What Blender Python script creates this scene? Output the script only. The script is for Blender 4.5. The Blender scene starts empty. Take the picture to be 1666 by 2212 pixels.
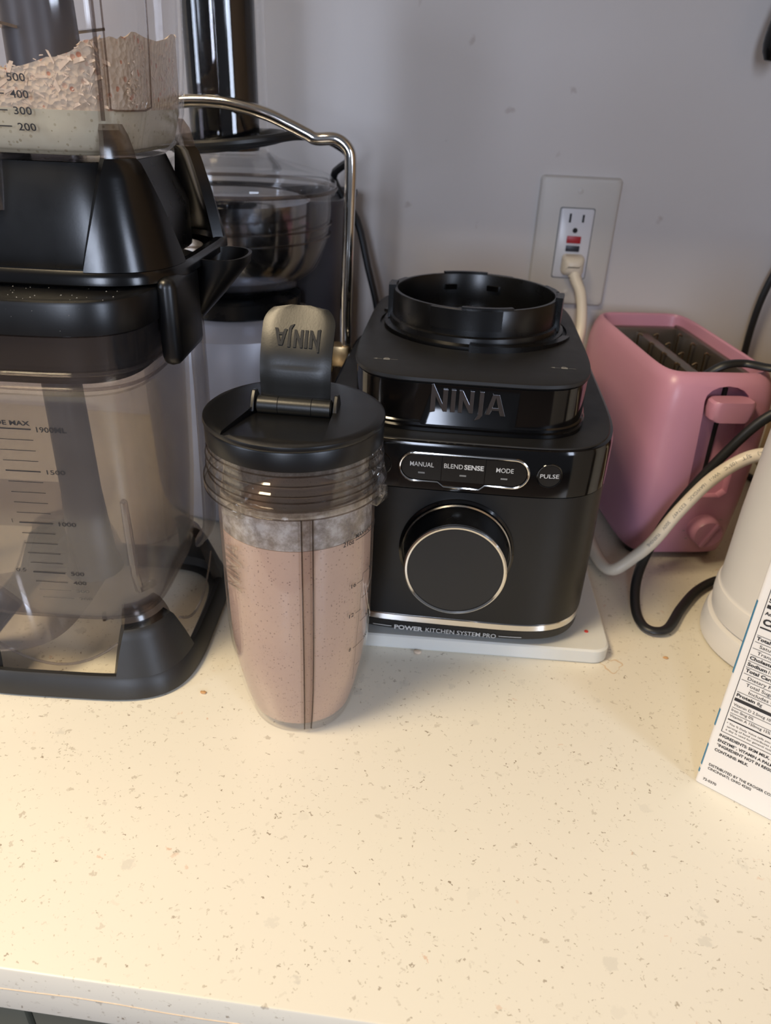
import bpy, bmesh, math, random
from math import sin, cos, pi, radians, sqrt, atan2, hypot
from mathutils import Vector, Matrix

random.seed(7)
S = bpy.context.scene
COL = S.collection

# ---------------------------------------------------------------- camera
FPX = 1613.15
YAW, PITCH, ROLL, CAMH = .0954, .5107, .0423, .3539
cam_data = bpy.data.cameras.new('camera')
cam = bpy.data.objects.new('camera', cam_data)
COL.objects.link(cam)
_f = Vector((-sin(YAW) * cos(PITCH), cos(YAW) * cos(PITCH), -sin(PITCH)))
_r = Vector((cos(YAW), sin(YAW), 0))
_d = _f.cross(_r)
_r2 = cos(ROLL) * _r - sin(ROLL) * _d
_d2 = sin(ROLL) * _r + cos(ROLL) * _d
M = Matrix((_r2, -_d2, -_f)).transposed().to_4x4()
M.translation = Vector((0, 0, CAMH))
cam.matrix_world = M
cam_data.sensor_fit = 'VERTICAL'
cam_data.sensor_height = 36
cam_data.sensor_width = 36
cam_data.lens = FPX / 2212 * 36
cam_data.clip_start = .01
cam_data.dof.use_dof = True
cam_data.dof.focus_distance = .42
cam_data.dof.aperture_fstop = 10
S.camera = cam

# ---------------------------------------------------------------- light
S.view_settings.view_transform = 'Standard'
S.view_settings.look = 'None'
S.view_settings.gamma = 1
S.view_settings.use_curve_mapping = False
S.view_settings.exposure = 0.32
S.cycles.transparent_max_bounces = 24
S.cycles.max_bounces = 6
S.cycles.diffuse_bounces = 3
S.cycles.glossy_bounces = 4

world = bpy.data.worlds.new('room')
S.world = world
world.use_nodes = True
bg = world.node_tree.nodes['Background']
bg.inputs[0].default_value = (.70, .72, .80, 1)
bg.inputs[1].default_value = .13


def area(name, loc, target, sx, sy, color, energy):
    d = bpy.data.lights.new(name, 'AREA')
    d.shape = 'RECTANGLE'
    d.size, d.size_y = sx, sy
    d.color = color
    d.energy = energy
    o = bpy.data.objects.new(name, d)
    COL.objects.link(o)
    o.location = loc
    v = Vector(target) - Vector(loc)
    o.rotation_euler = v.to_track_quat('-Z', 'Y').to_euler()
    return o


area('ceiling_light', (-.80, -.29, 1.66), (-.80, -.29, 0), .50, .50, (1.0, .80, .52), 30)
area('window_light_right', (1.95, -1.75, .75), (0, .5, .12), .55, 1.25, (.70, .80, 1.0), 25)
area('window_light_left', (-2.15, -1.2, .8), (-.1, .6, .2), .35, 1.25, (.70, .80, 1.0), 16)
area('window_light_rear', (-.25, -2.7, .85), (-.1, .6, .2), .40, 1.2, (.72, .81, 1.0), 27)


# ---------------------------------------------------------------- materials
def lin(c):
    return tuple((x / 255 / 12.92 if x / 255 <= .04045 else ((x / 255 + .055) / 1.055) ** 2.4) for x in c) + (1,)


def nodes_of(name):
    m = bpy.data.materials.new(name)
    m.use_nodes = True
    nt = m.node_tree
    nt.nodes.clear()
    out = nt.nodes.new('ShaderNodeOutputMaterial')
    return m, nt, out


def N(nt, kind, **kw):
    n = nt.nodes.new(kind)
    for k, v in kw.items():
        if k.startswith('i_'):
            key = k[2:].replace('_', ' ')
            n.inputs[key].default_value = v
        else:
            setattr(n, k, v)
    return n


def plastic(name, rgb, rough=.4, metal=0, var=.06, bump=0, scale=60, spec=.5, coat=0, sss=0):
    """plain moulded material with a little procedural variation in tone and gloss"""
    m, nt, out = nodes_of(name)
    b = N(nt, 'ShaderNodeBsdfPrincipled')
    b.inputs['Metallic'].default_value = metal
    b.inputs['Specular IOR Level'].default_value = spec
    b.inputs['Coat Weight'].default_value = coat
    b.inputs['Coat Roughness'].default_value = .05
    if sss:
        b.inputs['Subsurface Weight'].default_value = sss
        b.inputs['Subsurface Radius'].default_value = (.01, .008, .006)
        b.inputs['Subsurface Scale'].default_value = .5
    tc = N(nt, 'ShaderNodeTexCoord')
    no = N(nt, 'ShaderNodeTexNoise', i_Scale=scale, i_Detail=4.0)
    nt.links.new(tc.outputs['Object'], no.inputs['Vector'])
    c = lin(rgb)
    mix = N(nt, 'ShaderNodeMix', data_type='RGBA')
    mix.inputs[6].default_value = tuple(x * (1 - var) for x in c[:3]) + (1,)
    mix.inputs[7].default_value = tuple(min(1, x * (1 + var)) for x in c[:3]) + (1,)
    nt.links.new(no.outputs['Fac'], mix.inputs[0])
    nt.links.new(mix.outputs[2], b.inputs['Base Color'])
    mr = N(nt, 'ShaderNodeMapRange')
    mr.inputs[3].default_value = max(.01, rough * .85)
    mr.inputs[4].default_value = min(1, rough * 1.15)
    nt.links.new(no.outputs['Fac'], mr.inputs[0])
    nt.links.new(mr.outputs[0], b.inputs['Roughness'])
    if bump:
        n2 = N(nt, 'ShaderNodeTexNoise', i_Scale=900.0, i_Detail=2.0)
        nt.links.new(tc.outputs['Object'], n2.inputs['Vector'])
        bp = N(nt, 'ShaderNodeBump', i_Strength=bump, i_Distance=.0004)
        nt.links.new(n2.outputs['Fac'], bp.inputs['Height'])
        nt.links.new(bp.outputs['Normal'], b.inputs['Normal'])
    nt.links.new(b.outputs[0], out.inputs[0])
    return m


def clear(name, tint=(235, 235, 238), gloss=.08, rough=.06, haze=0, haze_rgb=(170, 165, 165), edge=.55, scratch=0):
    """clear moulded plastic: transmits straight through, reflects more at grazing angles"""
    m, nt, out = nodes_of(name)
    tr = N(nt, 'ShaderNodeBsdfTransparent')
    tr.inputs[0].default_value = lin(tint)
    gl = N(nt, 'ShaderNodeBsdfGlossy')
    gl.inputs['Color'].default_value = (1, 1, 1, 1)
    gl.inputs['Roughness'].default_value = rough
    lw = N(nt, 'ShaderNodeLayerWeight', i_Blend=.5)
    pw = N(nt, 'ShaderNodeMath', operation='POWER')
    pw.inputs[1].default_value = 4
    nt.links.new(lw.outputs['Facing'], pw.inputs[0])
    mr = N(nt, 'ShaderNodeMapRange')
    mr.inputs[3].default_value = gloss * .5
    mr.inputs[4].default_value = edge
    nt.links.new(pw.outputs[0], mr.inputs[0])
    mx = N(nt, 'ShaderNodeMixShader')
    nt.links.new(mr.outputs[0], mx.inputs[0])
    base = tr
    if haze:
        df = N(nt, 'ShaderNodeBsdfDiffuse')
        df.inputs[0].default_value = lin(haze_rgb)
        mh = N(nt, 'ShaderNodeMixShader')
        tc = N(nt, 'ShaderNodeTexCoord')
        mp = N(nt, 'ShaderNodeMapping')
        mp.inputs['Scale'].default_value = (1, 1, 1)
        no = N(nt, 'ShaderNodeTexNoise', i_Scale=22.0, i_Detail=6.0)
        nt.links.new(tc.outputs['Object'], mp.inputs[0])
        nt.links.new(mp.outputs[0], no.inputs['Vector'])
        m2 = N(nt, 'ShaderNodeMapRange')
        m2.inputs[1].default_value = .3
        m2.inputs[2].default_value = .7
        m2.inputs[3].default_value = haze * .75
        m2.inputs[4].default_value = haze * 1.25
        nt.links.new(no.outputs['Fac'], m2.inputs[0])
        nt.links.new(m2.outputs[0], mh.inputs[0])
        nt.links.new(tr.outputs[0], mh.inputs[1])
        nt.links.new(df.outputs[0], mh.inputs[2])
        base = mh
    nt.links.new(base.outputs[0], mx.inputs[1])
    nt.links.new(gl.outputs[0], mx.inputs[2])
    nt.links.new(mx.outputs[0], out.inputs[0])
    return m


def ramp(nt, src, stops):
    cr = N(nt, 'ShaderNodeValToRGB')
    el = cr.color_ramp.elements
    while len(el) < len(stops):
        el.new(.5)
    for e, (p, c) in zip(el, stops):
        e.position = p
        e.color = c
    nt.links.new(src, cr.inputs[0])
    return cr


def quartz(name):
    m, nt, out = nodes_of(name)
    b = N(nt, 'ShaderNodeBsdfPrincipled', i_Roughness=.32)
    geo = N(nt, 'ShaderNodeNewGeometry')
    col = None
    base = lin((226, 219, 207))
    no = N(nt, 'ShaderNodeTexNoise', i_Scale=7.0, i_Detail=3.0)
    nt.links.new(geo.outputs['Position'], no.inputs['Vector'])
    mix = N(nt, 'ShaderNodeMix', data_type='RGBA')
    mix.inputs[6].default_value = lin((229, 221, 206))
    mix.inputs[7].default_value = lin((225, 219, 200))
    nt.links.new(no.outputs['Fac'], mix.inputs[0])
    col = mix.outputs[2]
    # distorted coordinates so chips are angular and irregular
    nd = N(nt, 'ShaderNodeTexNoise', i_Scale=330.0, i_Detail=3.0)
    nt.links.new(geo.outputs['Position'], nd.inputs['Vector'])
    sc = N(nt, 'ShaderNodeVectorMath', operation='SCALE')
    sc.inputs['Scale'].default_value = .008
    nt.links.new(nd.outputs['Color'], sc.inputs[0])
    ad = N(nt, 'ShaderNodeVectorMath', operation='ADD')
    nt.links.new(geo.outputs['Position'], ad.inputs[0])
    nt.links.new(sc.outputs[0], ad.inputs[1])
    #          scale  size  density colour             strength
    for k, (scale, size, dens, rgb, st) in enumerate((
            (62, .17, .20, (204, 198, 184), .8),
            (120, .17, .20, (188, 178, 160), .8),
            (240, .20, .14, (140, 124, 104), .9),
            (430, .26, .22, (150, 136, 112), .6),
            (90, .11, .07, (206, 158, 124), .6))):
        vo = N(nt, 'ShaderNodeTexVoronoi', i_Scale=float(scale))
        mp = N(nt, 'ShaderNodeMapping')
        mp.inputs['Location'].default_value = (k * 3.1, k * 1.7, k * .9)
        mp.inputs['Rotation'].default_value = (0, 0, .6 * k)
        mp.inputs['Scale'].default_value = (1, 1 + .35 * (k % 3), 1)
        nt.links.new(ad.outputs[0], mp.inputs[0])
        nt.links.new(mp.outputs[0], vo.inputs['Vector'])
        lt = N(nt, 'ShaderNodeMapRange')
        lt.inputs[1].default_value = size
        lt.inputs[2].default_value = size + .07
        lt.inputs[3].default_value = 1
        lt.inputs[4].default_value = 0
        nt.links.new(vo.outputs['Distance'], lt.inputs[0])
        sep = N(nt, 'ShaderNodeSeparateColor')
        nt.links.new(vo.outputs['Color'], sep.inputs[0])
        g = N(nt, 'ShaderNodeMath', operation='LESS_THAN')
        g.inputs[1].default_value = dens
        nt.links.new(sep.outputs[0], g.inputs[0])
        m1 = N(nt, 'ShaderNodeMath', operation='MULTIPLY')
        nt.links.new(lt.outputs[0], m1.inputs[0])
        nt.links.new(g.outputs[0], m1.inputs[1])
        m2 = N(nt, 'ShaderNodeMath', operation='MULTIPLY')
        m2.inputs[1].default_value = st
        nt.links.new(m1.outputs[0], m2.inputs[0])
        m3 = N(nt, 'ShaderNodeMath', operation='MULTIPLY')
        nt.links.new(m2.outputs[0], m3.inputs[0])
        nt.links.new(sep.outputs[1], m3.inputs[1])
        mx = N(nt, 'ShaderNodeMix', data_type='RGBA')
        nt.links.new(m3.outputs[0], mx.inputs[0])
        nt.links.new(col, mx.inputs[6])
        mx.inputs[7].default_value = lin(rgb)
        col = mx.outputs[2]
    nt.links.new(col, b.inputs['Base Color'])
    nt.links.new(b.outputs[0], out.inputs[0])
    return m


def painted_wall(name, rgb):
    m, nt, out = nodes_of(name)
    b = N(nt, 'ShaderNodeBsdfPrincipled', i_Roughness=.55)
    geo = N(nt, 'ShaderNodeNewGeometry')
    no = N(nt, 'ShaderNodeTexNoise', i_Scale=5.0, i_Detail=4.0)
    nt.links.new(geo.outputs['Position'], no.inputs['Vector'])
    c = lin(rgb)
    mix = N(nt, 'ShaderNodeMix', data_type='RGBA')
    mix.inputs[6].default_value = tuple(x * .95 for x in c[:3]) + (1,)
    mix.inputs[7].default_value = c
    nt.links.new(no.outputs['Fac'], mix.inputs[0])
    # scuffs
    vo = N(nt, 'ShaderNodeTexVoronoi', i_Scale=17.0)
    nd = N(nt, 'ShaderNodeTexNoise', i_Scale=120.0)
    nt.links.new(geo.outputs['Position'], nd.inputs['Vector'])
    sc = N(nt, 'ShaderNodeVectorMath', operation='SCALE')
    sc.inputs['Scale'].default_value = .012
    nt.links.new(nd.outputs['Color'], sc.inputs[0])
    ad = N(nt, 'ShaderNodeVectorMath', operation='ADD')
    nt.links.new(geo.outputs['Position'], ad.inputs[0])
    nt.links.new(sc.outputs[0], ad.inputs[1])
    nt.links.new(ad.outputs[0], vo.inputs['Vector'])
    lt = N(nt, 'ShaderNodeMapRange')
    lt.inputs[1].default_value = .03
    lt.inputs[2].default_value = .075
    lt.inputs[3].default_value = .35
    lt.inputs[4].default_value = 0
    nt.links.new(vo.outputs['Distance'], lt.inputs[0])
    mx = N(nt, 'ShaderNodeMix', data_type='RGBA')
    nt.links.new(lt.outputs[0], mx.inputs[0])
    nt.links.new(mix.outputs[2], mx.inputs[6])
    mx.inputs[7].default_value = lin((150, 128, 118))
    nt.links.new(mx.outputs[2], b.inputs['Base Color'])
    n2 = N(nt, 'ShaderNodeTexNoise', i_Scale=55.0, i_Detail=3.0)
    nt.links.new(geo.outputs['Position'], n2.inputs['Vector'])
    bp = N(nt, 'ShaderNodeBump', i_Strength=.25, i_Distance=.0015)
    nt.links.new(n2.outputs['Fac'], bp.inputs['Height'])
    nt.links.new(bp.outputs['Normal'], b.inputs['Normal'])
    nt.links.new(b.outputs[0], out.inputs[0])
    return m


def speckled(name, rgb, dark, scale, size, dens, rough=.5, rgb2=None, big=30.0, bump=0):
    m, nt, out = nodes_of(name)
    b = N(nt, 'ShaderNodeBsdfPrincipled', i_Roughness=rough)
    tc = N(nt, 'ShaderNodeTexCoord')
    no = N(nt, 'ShaderNodeTexNoise', i_Scale=big, i_Detail=4.0)
    nt.links.new(tc.outputs['Object'], no.inputs['Vector'])
    cr = ramp(nt, no.outputs['Fac'], [(.35, lin(rgb)), (.65, lin(rgb2 or rgb))])
    vo = N(nt, 'ShaderNodeTexVoronoi', i_Scale=float(scale))
    nt.links.new(tc.outputs['Object'], vo.inputs['Vector'])
    lt = N(nt, 'ShaderNodeMath', operation='LESS_THAN')
    lt.inputs[1].default_value = size
    nt.links.new(vo.outputs['Distance'], lt.inputs[0])
    sep = N(nt, 'ShaderNodeSeparateColor')
    nt.links.new(vo.outputs['Color'], sep.inputs[0])
    g = N(nt, 'ShaderNodeMath', operation='LESS_THAN')
    g.inputs[1].default_value = dens
    nt.links.new(sep.outputs[0], g.inputs[0])
    m1 = N(nt, 'ShaderNodeMath', operation='MULTIPLY')
    nt.links.new(lt.outputs[0], m1.inputs[0])
    nt.links.new(g.outputs[0], m1.inputs[1])
    m2 = N(nt, 'ShaderNodeMath', operation='MULTIPLY')
    nt.links.new(m1.outputs[0], m2.inputs[0])
    nt.links.new(sep.outputs[1], m2.inputs[1])
    mx = N(nt, 'ShaderNodeMix', data_type='RGBA')
    nt.links.new(m2.outputs[0], mx.inputs[0])
    nt.links.new(cr.outputs[0], mx.inputs[6])
    mx.inputs[7].default_value = lin(dark)
    nt.links.new(mx.outputs[2], b.inputs['Base Color'])
    if bump:
        bp = N(nt, 'ShaderNodeBump', i_Strength=bump, i_Distance=.0015)
        nt.links.new(vo.outputs['Distance'], bp.inputs['Height'])
        nt.links.new(bp.outputs['Normal'], b.inputs['Normal'])
    nt.links.new(b.outputs[0], out.inputs[0])
    return m


def film(name):
    """dried smoothie film on the inside of the cup: blotchy, half see-through"""
    m, nt, out = nodes_of(name)
    tr = N(nt, 'ShaderNodeBsdfTransparent')
    df = N(nt, 'ShaderNodeBsdfDiffuse')
    tc = N(nt, 'ShaderNodeTexCoord')
    no = N(nt, 'ShaderNodeTexNoise', i_Scale=95.0, i_Detail=7.0, i_Roughness=.7)
    nt.links.new(tc.outputs['Object'], no.inputs['Vector'])
    cr = ramp(nt, no.outputs['Fac'], [(.40, lin((150, 138, 128))), (.60, lin((186, 180, 176)))])
    nt.links.new(cr.outputs[0], df.inputs[0])
    mr = N(nt, 'ShaderNodeMapRange')
    mr.inputs[1].default_value = .35
    mr.inputs[2].default_value = .62
    mr.inputs[3].default_value = .55
    mr.inputs[4].default_value = .93
    nt.links.new(no.outputs['Fac'], mr.inputs[0])
    mx = N(nt, 'ShaderNodeMixShader')
    nt.links.new(mr.outputs[0], mx.inputs[0])
    nt.links.new(tr.outputs[0], mx.inputs[1])
    nt.links.new(df.outputs[0], mx.inputs[2])
    nt.links.new(mx.outputs[0], out.inputs[0])
    return m


MT = {}
MT['quartz'] = quartz('speckled_quartz')
MT['wall'] = painted_wall('painted_wall', (214, 208, 204))
MT['bounce_panel'] = painted_wall('warm_bounce_panel', (150, 126, 98))  # warm brown chosen so the unseen panel bounces brown light
MT['cab'] = plastic('grey_green_cabinet', (92, 92, 80), .5)
MT['upcab'] = plastic('white_cabinet', (214, 208, 198), .5)
MT['black_satin'] = plastic('black_satin_plastic', (9, 9, 10), .28, bump=.03)
MT['black_matte'] = plastic('black_matte_plastic', (19, 19, 20), .46, bump=.06)
MT['black_gloss'] = plastic('black_gloss_plastic', (6, 6, 7), .10, spec=.55)
MT['black_foot'] = plastic('black_glossy_foot', (5, 5, 6), .20, bump=.02)
MT['black_base'] = plastic('lit_black_base_plastic', (38, 37, 36), .42, bump=.06)  # same black plastic as the upper feet, paler to carry the warm light
MT['dark_hole'] = plastic('dark_recess', (10, 10, 10), .7)
MT['lid_black'] = plastic('black_lid_plastic', (9, 9, 10), .34, bump=.03)
MT['flap_black'] = plastic('black_flap_plastic', (20, 20, 19), .36, bump=.06)
MT['body_satin'] = plastic('brushed_black_body', (18, 18, 19), .40, metal=.2)
MT['chrome'] = plastic('polished_chrome', (222, 220, 216), .10, metal=1)
MT['brushed'] = plastic('brushed_steel_rim', (200, 198, 196), .24, metal=1)
MT['steel_dark'] = plastic('dark_steel', (168, 172, 182), .16, metal=1)
MT['logo'] = plastic('dark_chrome_logo', (120, 120, 124), .22, metal=1)
MT['print_white'] = plastic('pale_print', (188, 188, 186), .5)
MT['print_grey'] = plastic('grey_print', (120, 120, 118), .5)
MT['print_dark'] = plastic('dark_print', (40, 38, 40), .6)
MT['print_scale'] = plastic('dark_scale_print', (34, 32, 34), .6)
MT['clear'] = clear('clear_plastic', (250, 250, 250), .07, .04)
MT['clear_cup'] = clear('clear_cup_plastic', (251, 250, 249), .045, .05, haze=.010, haze_rgb=(190, 185, 180), edge=.6)
MT['clear_thread'] = clear('clear_thread_plastic', (243, 241, 238), .10, .04, haze=.03, haze_rgb=(190, 184, 176), edge=.9)
MT['clear_rib'] = clear('clear_rib_plastic', (205, 198, 194), .12, .16, edge=.5)
MT['clear_line'] = clear('clear_rib_edge', (176, 168, 164), .08, .10, edge=.4)
MT['clear_ribface'] = clear('clear_rib_face', (236, 231, 228), .03, .08, edge=.3)
MT['smoky'] = clear('smoky_pitcher_plastic', (232, 229, 227), .08, .14, haze=.13, haze_rgb=(150, 145, 142))
MT['smoky_rim'] = clear('smoky_rim_plastic', (232, 229, 229), .12, .10, haze=.045, haze_rgb=(140, 134, 132))
MT['clear_jar'] = clear('clear_jar_plastic', (250, 249, 249), .06, .06, haze=.012)
MT['clear_base'] = clear('clear_skirt_plastic', (228, 225, 225), .12, .10, haze=.10, haze_rgb=(150, 144, 142))
MT['smoothie'] = speckled('berry_smoothie', (186, 158, 141), (136, 110, 100), 800, .38, .26, .6, (182, 154, 139))
MT['film'] = film('smoothie_film')
MT['crumb'] = speckled('breadcrumb_powder', (216, 198, 174), (196, 128, 96), 330, .42, .22, .9, (206, 184, 158), 160, bump=.8)
MT['powder'] = speckled('fine_powder', (206, 198, 172), (170, 158, 128), 500, .4, .3, .9, (200, 190, 164), 120)
MT['flake'] = plastic('bread_flake', (222, 200, 176), .9, var=.2, scale=400)
MT['pink'] = plastic('pink_plastic', (190, 136, 156), .36, var=.03, bump=.04)
MT['toaster_in'] = plastic('toaster_steel_liner', (120, 112, 104), .36, metal=.8)
MT['toaster_wire'] = plastic('toaster_wire', (200, 180, 150), .25, metal=1)
MT['white_plastic'] = plastic('white_plastic', (222, 218, 212), .38, var=.02)
MT['board'] = plastic('cutting_board_plastic', (214, 214, 208), .45, var=.03, sss=.25)
MT['plate'] = plastic('almond_wall_plate', (207, 202, 195), .42, var=.02)
MT['socket'] = plastic('white_receptacle', (226, 226, 230), .3, var=.01)
MT['red'] = plastic('red_button', (176, 30, 42), .4)
MT['blue_black'] = plastic('dark_button', (38, 42, 54), .4)
MT['cord_white'] = plastic('white_cord', (226, 216, 198), .38, var=.03)
MT['cord_black'] = plastic('black_cord', (26, 28, 30), .42)
MT['carton'] = plastic('milk_carton_board', (228, 222, 214), .48, var=.015)
MT['blue'] = plastic('blue_print', (66, 128, 160), .5, var=.25, scale=300)
MT['juicer_grey'] = plastic('silver_grey_plastic', (176, 176, 184), .35, metal=.15)
MT['pulp_grey'] = plastic('dark_grey_bin', (64, 62, 66), .4)
MT['beige_bracket'] = plastic('beige_metal', (214, 186, 140), .3, metal=.8)  # even beige metal tone
MT['pusher'] = plastic('black_pusher', (14, 15, 18), .13)
MT['stain'] = plastic('stain', (214, 190, 160), .4, var=.2, scale=200)
MT['tan'] = plastic('tan_crumb', (196, 150, 100), .8, var=.2)
MT['orange'] = plastic('orange_speck', (206, 70, 60), .6)


# ---------------------------------------------------------------- mesh helpers
def link(name, me, mat=None, parent=None, smooth=35):
    o = bpy.data.objects.new(name, me)
    COL.objects.link(o)
    if mat is not None:
        me.materials.clear()
        me.materials.append(MT[mat] if isinstance(mat, str) else mat)
    if parent is not None:
        o.parent = parent
    if smooth:
        for p in me.polygons:
            p.use_smooth = True
        me.set_sharp_from_angle(angle=radians(smooth))
    return o


def mesh(name, verts, faces, fix=True):
    me = bpy.data.meshes.new(name)
    me.from_pydata([tuple(v) for v in verts], [], faces)
    if fix:
        bm = bmesh.new()
        bm.from_mesh(me)
        bmesh.ops.remove_doubles(bm, verts=bm.verts, dist=1e-6)
        bmesh.ops.recalc_face_normals(bm, faces=bm.faces)
        bm.to_mesh(me)
        bm.free()
    return me


class G:
    """collects verts and faces"""
    def __init__(self):
        self.v, self.f = [], []

    def add(self, v, f):
        n = len(self.v)
        self.v += [tuple(p) for p in v]
        self.f += [[i + n for i in q] for q in f]
        return self

    def build(self, name, mat, parent=None, smooth=35, fix=True):
        return link(name, mesh(name, self.v, self.f, fix), mat, parent, smooth)


def thing(name, label, cat, loc=(0, 0, 0), rz=0, group=None):
    o = bpy.data.objects.new(name, None)
    o.empty_display_size = .02
    COL.objects.link(o)
    o.location = loc
    o.rotation_euler = (0, 0, rz)
    tag(o, label, cat, group)
    return o


def tag(o, label=None, cat=None, group=None, kind=None):
    if label: o['label'] = label
    if cat: o['category'] = cat
    if group: o['group'] = group
    if kind: o['kind'] = kind
    return o


def se_ring(hx, hy, n, z, count=96, cx=0, cy=0):
    pts = []
    for i in range(count):
        t = 2 * pi * i / count
        c, s = cos(t), sin(t)
        pts.append((cx + hx * math.copysign(abs(c) ** (2 / n), c), cy + hy * math.copysign(abs(s) ** (2 / n), s), z))
    return pts


def rr_ring(hx, hy, r, z, per=8, cx=0, cy=0):
    pts = []
    for k, (sx, sy) in enumerate(((1, 1), (-1, 1), (-1, -1), (1, -1))):
        for i in range(per):
            a = pi / 2 * (k + i / (per - 1))
            pts.append((cx + sx * (hx - r) + r * cos(a), cy + sy * (hy - r) + r * sin(a), z))
    return pts


def loft(rings, cap0=True, cap1=True, closed=True):
    g = G()
    n = len(rings[0])
    v = [p for r in rings for p in r]
    f = []
    for k in range(len(rings) - 1):
        for i in range(n if closed else n - 1):
            j = (i + 1) % n
            f.append([k * n + i, k * n + j, (k + 1) * n + j, (k + 1) * n + i])
    if cap0: f.append(list(range(n))[::-1])
    if cap1: f.append([(len(rings) - 1) * n + i for i in range(n)])
    return g.add(v, f)


def lathe(profile, seg=64, cap0=True, cap1=True, c=(0, 0), axis='z', a0=0):
    rings = []
    for r, z in profile:
        ring = []
        for i in range(seg):
            t = a0 + 2 * pi * i / seg
            ring.append((c[0] + r * cos(t), c[1] + r * sin(t), z))
        rings.append(ring)
    return loft(rings, cap0, cap1)


def shell(profile_out, thick, seg=64, c=(0, 0)):
    """closed thin-walled vessel, open at the top: outside then inside"""
    inn = [(max(r - thick, .0002), z) for r, z in profile_out[::-1]]
    inn[-1] = (inn[-1][0], profile_out[0][1] + thick)
    return lathe(profile_out + inn, seg, True, True, c)


def xf(g, fn):
    g.v = [tuple(fn(*p)) for p in g.v]
    return g


def box(cx, cy, cz, hx, hy, hz, bev=0, seg=2, rot=None):
    bm = bmesh.new()
    bmesh.ops.create_cube(bm, size=1)
    for v in bm.verts:
        v.co = Vector((v.co.x * 2 * hx, v.co.y * 2 * hy, v.co.z * 2 * hz))
    if bev:
        bmesh.ops.bevel(bm, geom=list(bm.edges), offset=bev, segments=seg, affect='EDGES', profile=.5)
    g = G()
    bm.verts.index_update()
    vs = []
    for v in bm.verts:
        p = v.co.copy()
        if rot is not None: p = rot @ p
        vs.append((p.x + cx, p.y + cy, p.z + cz))
    g.add(vs, [[v.index for v in f.verts] for f in bm.faces])
    bm.free()
    return g


def spline(pts, n=10):
    P = [Vector(p) for p in pts]
    P = [P[0] * 2 - P[1]] + P + [P[-1] * 2 - P[-2]]
    out = []
    for i in range(1, len(P) - 2):
        for k in range(n):
            t = k / n
            a, b, c, d = P[i - 1], P[i], P[i + 1], P[i + 2]
            out.append(.5 * ((2 * b) + (c - a) * t + (2 * a - 5 * b + 4 * c - d) * t * t + (3 * b - a - 3 * c + d) * t ** 3))
    out.append(P[-2])
    return out


def tube(path, r, seg=12, r2=None, closed=False, up=(0, 0, 1), caps=True):
    """round (or oval, r2) tube along a list of points, parallel-transported frame"""
    P = [Vector(p) for p in path]
    n = len(P)
    rings = []
    nrm = None
    for i in range(n):
        if closed:
            t = (P[(i + 1) % n] - P[i - 1]).normalized()
        else:
            t = (P[min(i + 1, n - 1)] - P[max(i - 1, 0)]).normalized()
        if nrm is None:
            u = Vector(up)
            if abs(u.dot(t)) > .95: u = Vector((1, 0, 0))
            nrm = (u - t * u.dot(t)).normalized()
        else:
            nrm = (nrm - t * nrm.dot(t)).normalized()
        b = t.cross(nrm)
        rr = r[i] if isinstance(r, (list, tuple)) else r
        q = rr if r2 is None else r2
        rings.append([P[i] + nrm * rr * cos(2 * pi * k / seg) + b * q * sin(2 * pi * k / seg) for k in range(seg)])
    if closed:
        g = G()
        v = [p for rg in rings for p in rg]
        f = []
        for k in range(n):
            for i in range(seg):
                j = (i + 1) % seg
                k2 = (k + 1) % n
                f.append([k * seg + i, k * seg + j, k2 * seg + j, k2 * seg + i])
        return g.add(v, f)
    return loft(rings, caps, caps)


def prism(poly, d0, d1, mapf):
    """extruded 2D polygon; mapf(u, v, depth) -> point"""
    n = len(poly)
    v = [mapf(u, w, d0) for u, w in poly] + [mapf(u, w, d1) for u, w in poly]
    f = [list(range(n))[::-1], [n + i for i in range(n)]]
    for i in range(n):
        j = (i + 1) % n
        f.append([i, j, n + j, n + i])
    return G().add(v, f)


_tc = {}


def text2d(s, bold=0.0):
    key = (s, bold)
    if key in _tc: return _tc[key]
    cu = bpy.data.curves.new('txt', 'FONT')
    cu.body = s
    cu.size = 1
    cu.offset = bold
    cu.resolution_u = 3
    ob = bpy.data.objects.new('txt', cu)
    COL.objects.link(ob)
    dg = bpy.context.evaluated_depsgraph_get()
    ev = ob.evaluated_get(dg)
    me = ev.to_mesh()
    vs = [(v.co.x, v.co.y) for v in me.vertices]
    fs = [list(p.vertices) for p in me.polygons]
    ev.to_mesh_clear()
    bpy.data.objects.remove(ob)
    bpy.data.curves.remove(cu)
    x0 = min(v[0] for v in vs)
    x1 = max(v[0] for v in vs)
    r = ([(x - x0, y) for x, y in vs], fs, x1 - x0)
    _tc[key] = r
    return r


CAP = None


def put_text(g, s, u, v, cap, mapf, width=None, bold=0.0, align='l', flip=False):
    """adds lettering to g; (u, v) is the baseline start on the surface that mapf(u, v) describes"""
    global CAP
    if CAP is None:
        hv = text2d('H')[0]
        CAP = max(p[1] for p in hv)
    vs, fs, w = text2d(s, bold)
    k = cap / CAP
    kx = (width / w) if width else k
    off = {'l': 0, 'c': -w * kx / 2, 'r': -w * kx}[align]
    if flip:
        pts = [mapf(u - (x * kx + off), v - y * k) for x, y in vs]
    else:
        pts = [mapf(u + x * kx + off, v + y * k) for x, y in vs]
    g.add(pts, fs)
    return g


def quad(g, u0, v0, u1, v1, mapf, n=1):
    for i in range(n):
        a = u0 + (u1 - u0) * i / n
        b = u0 + (u1 - u0) * (i + 1) / n
        g.add([mapf(a, v0), mapf(b, v0), mapf(b, v1), mapf(a, v1)], [[0, 1, 2, 3]])
    return g


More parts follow.
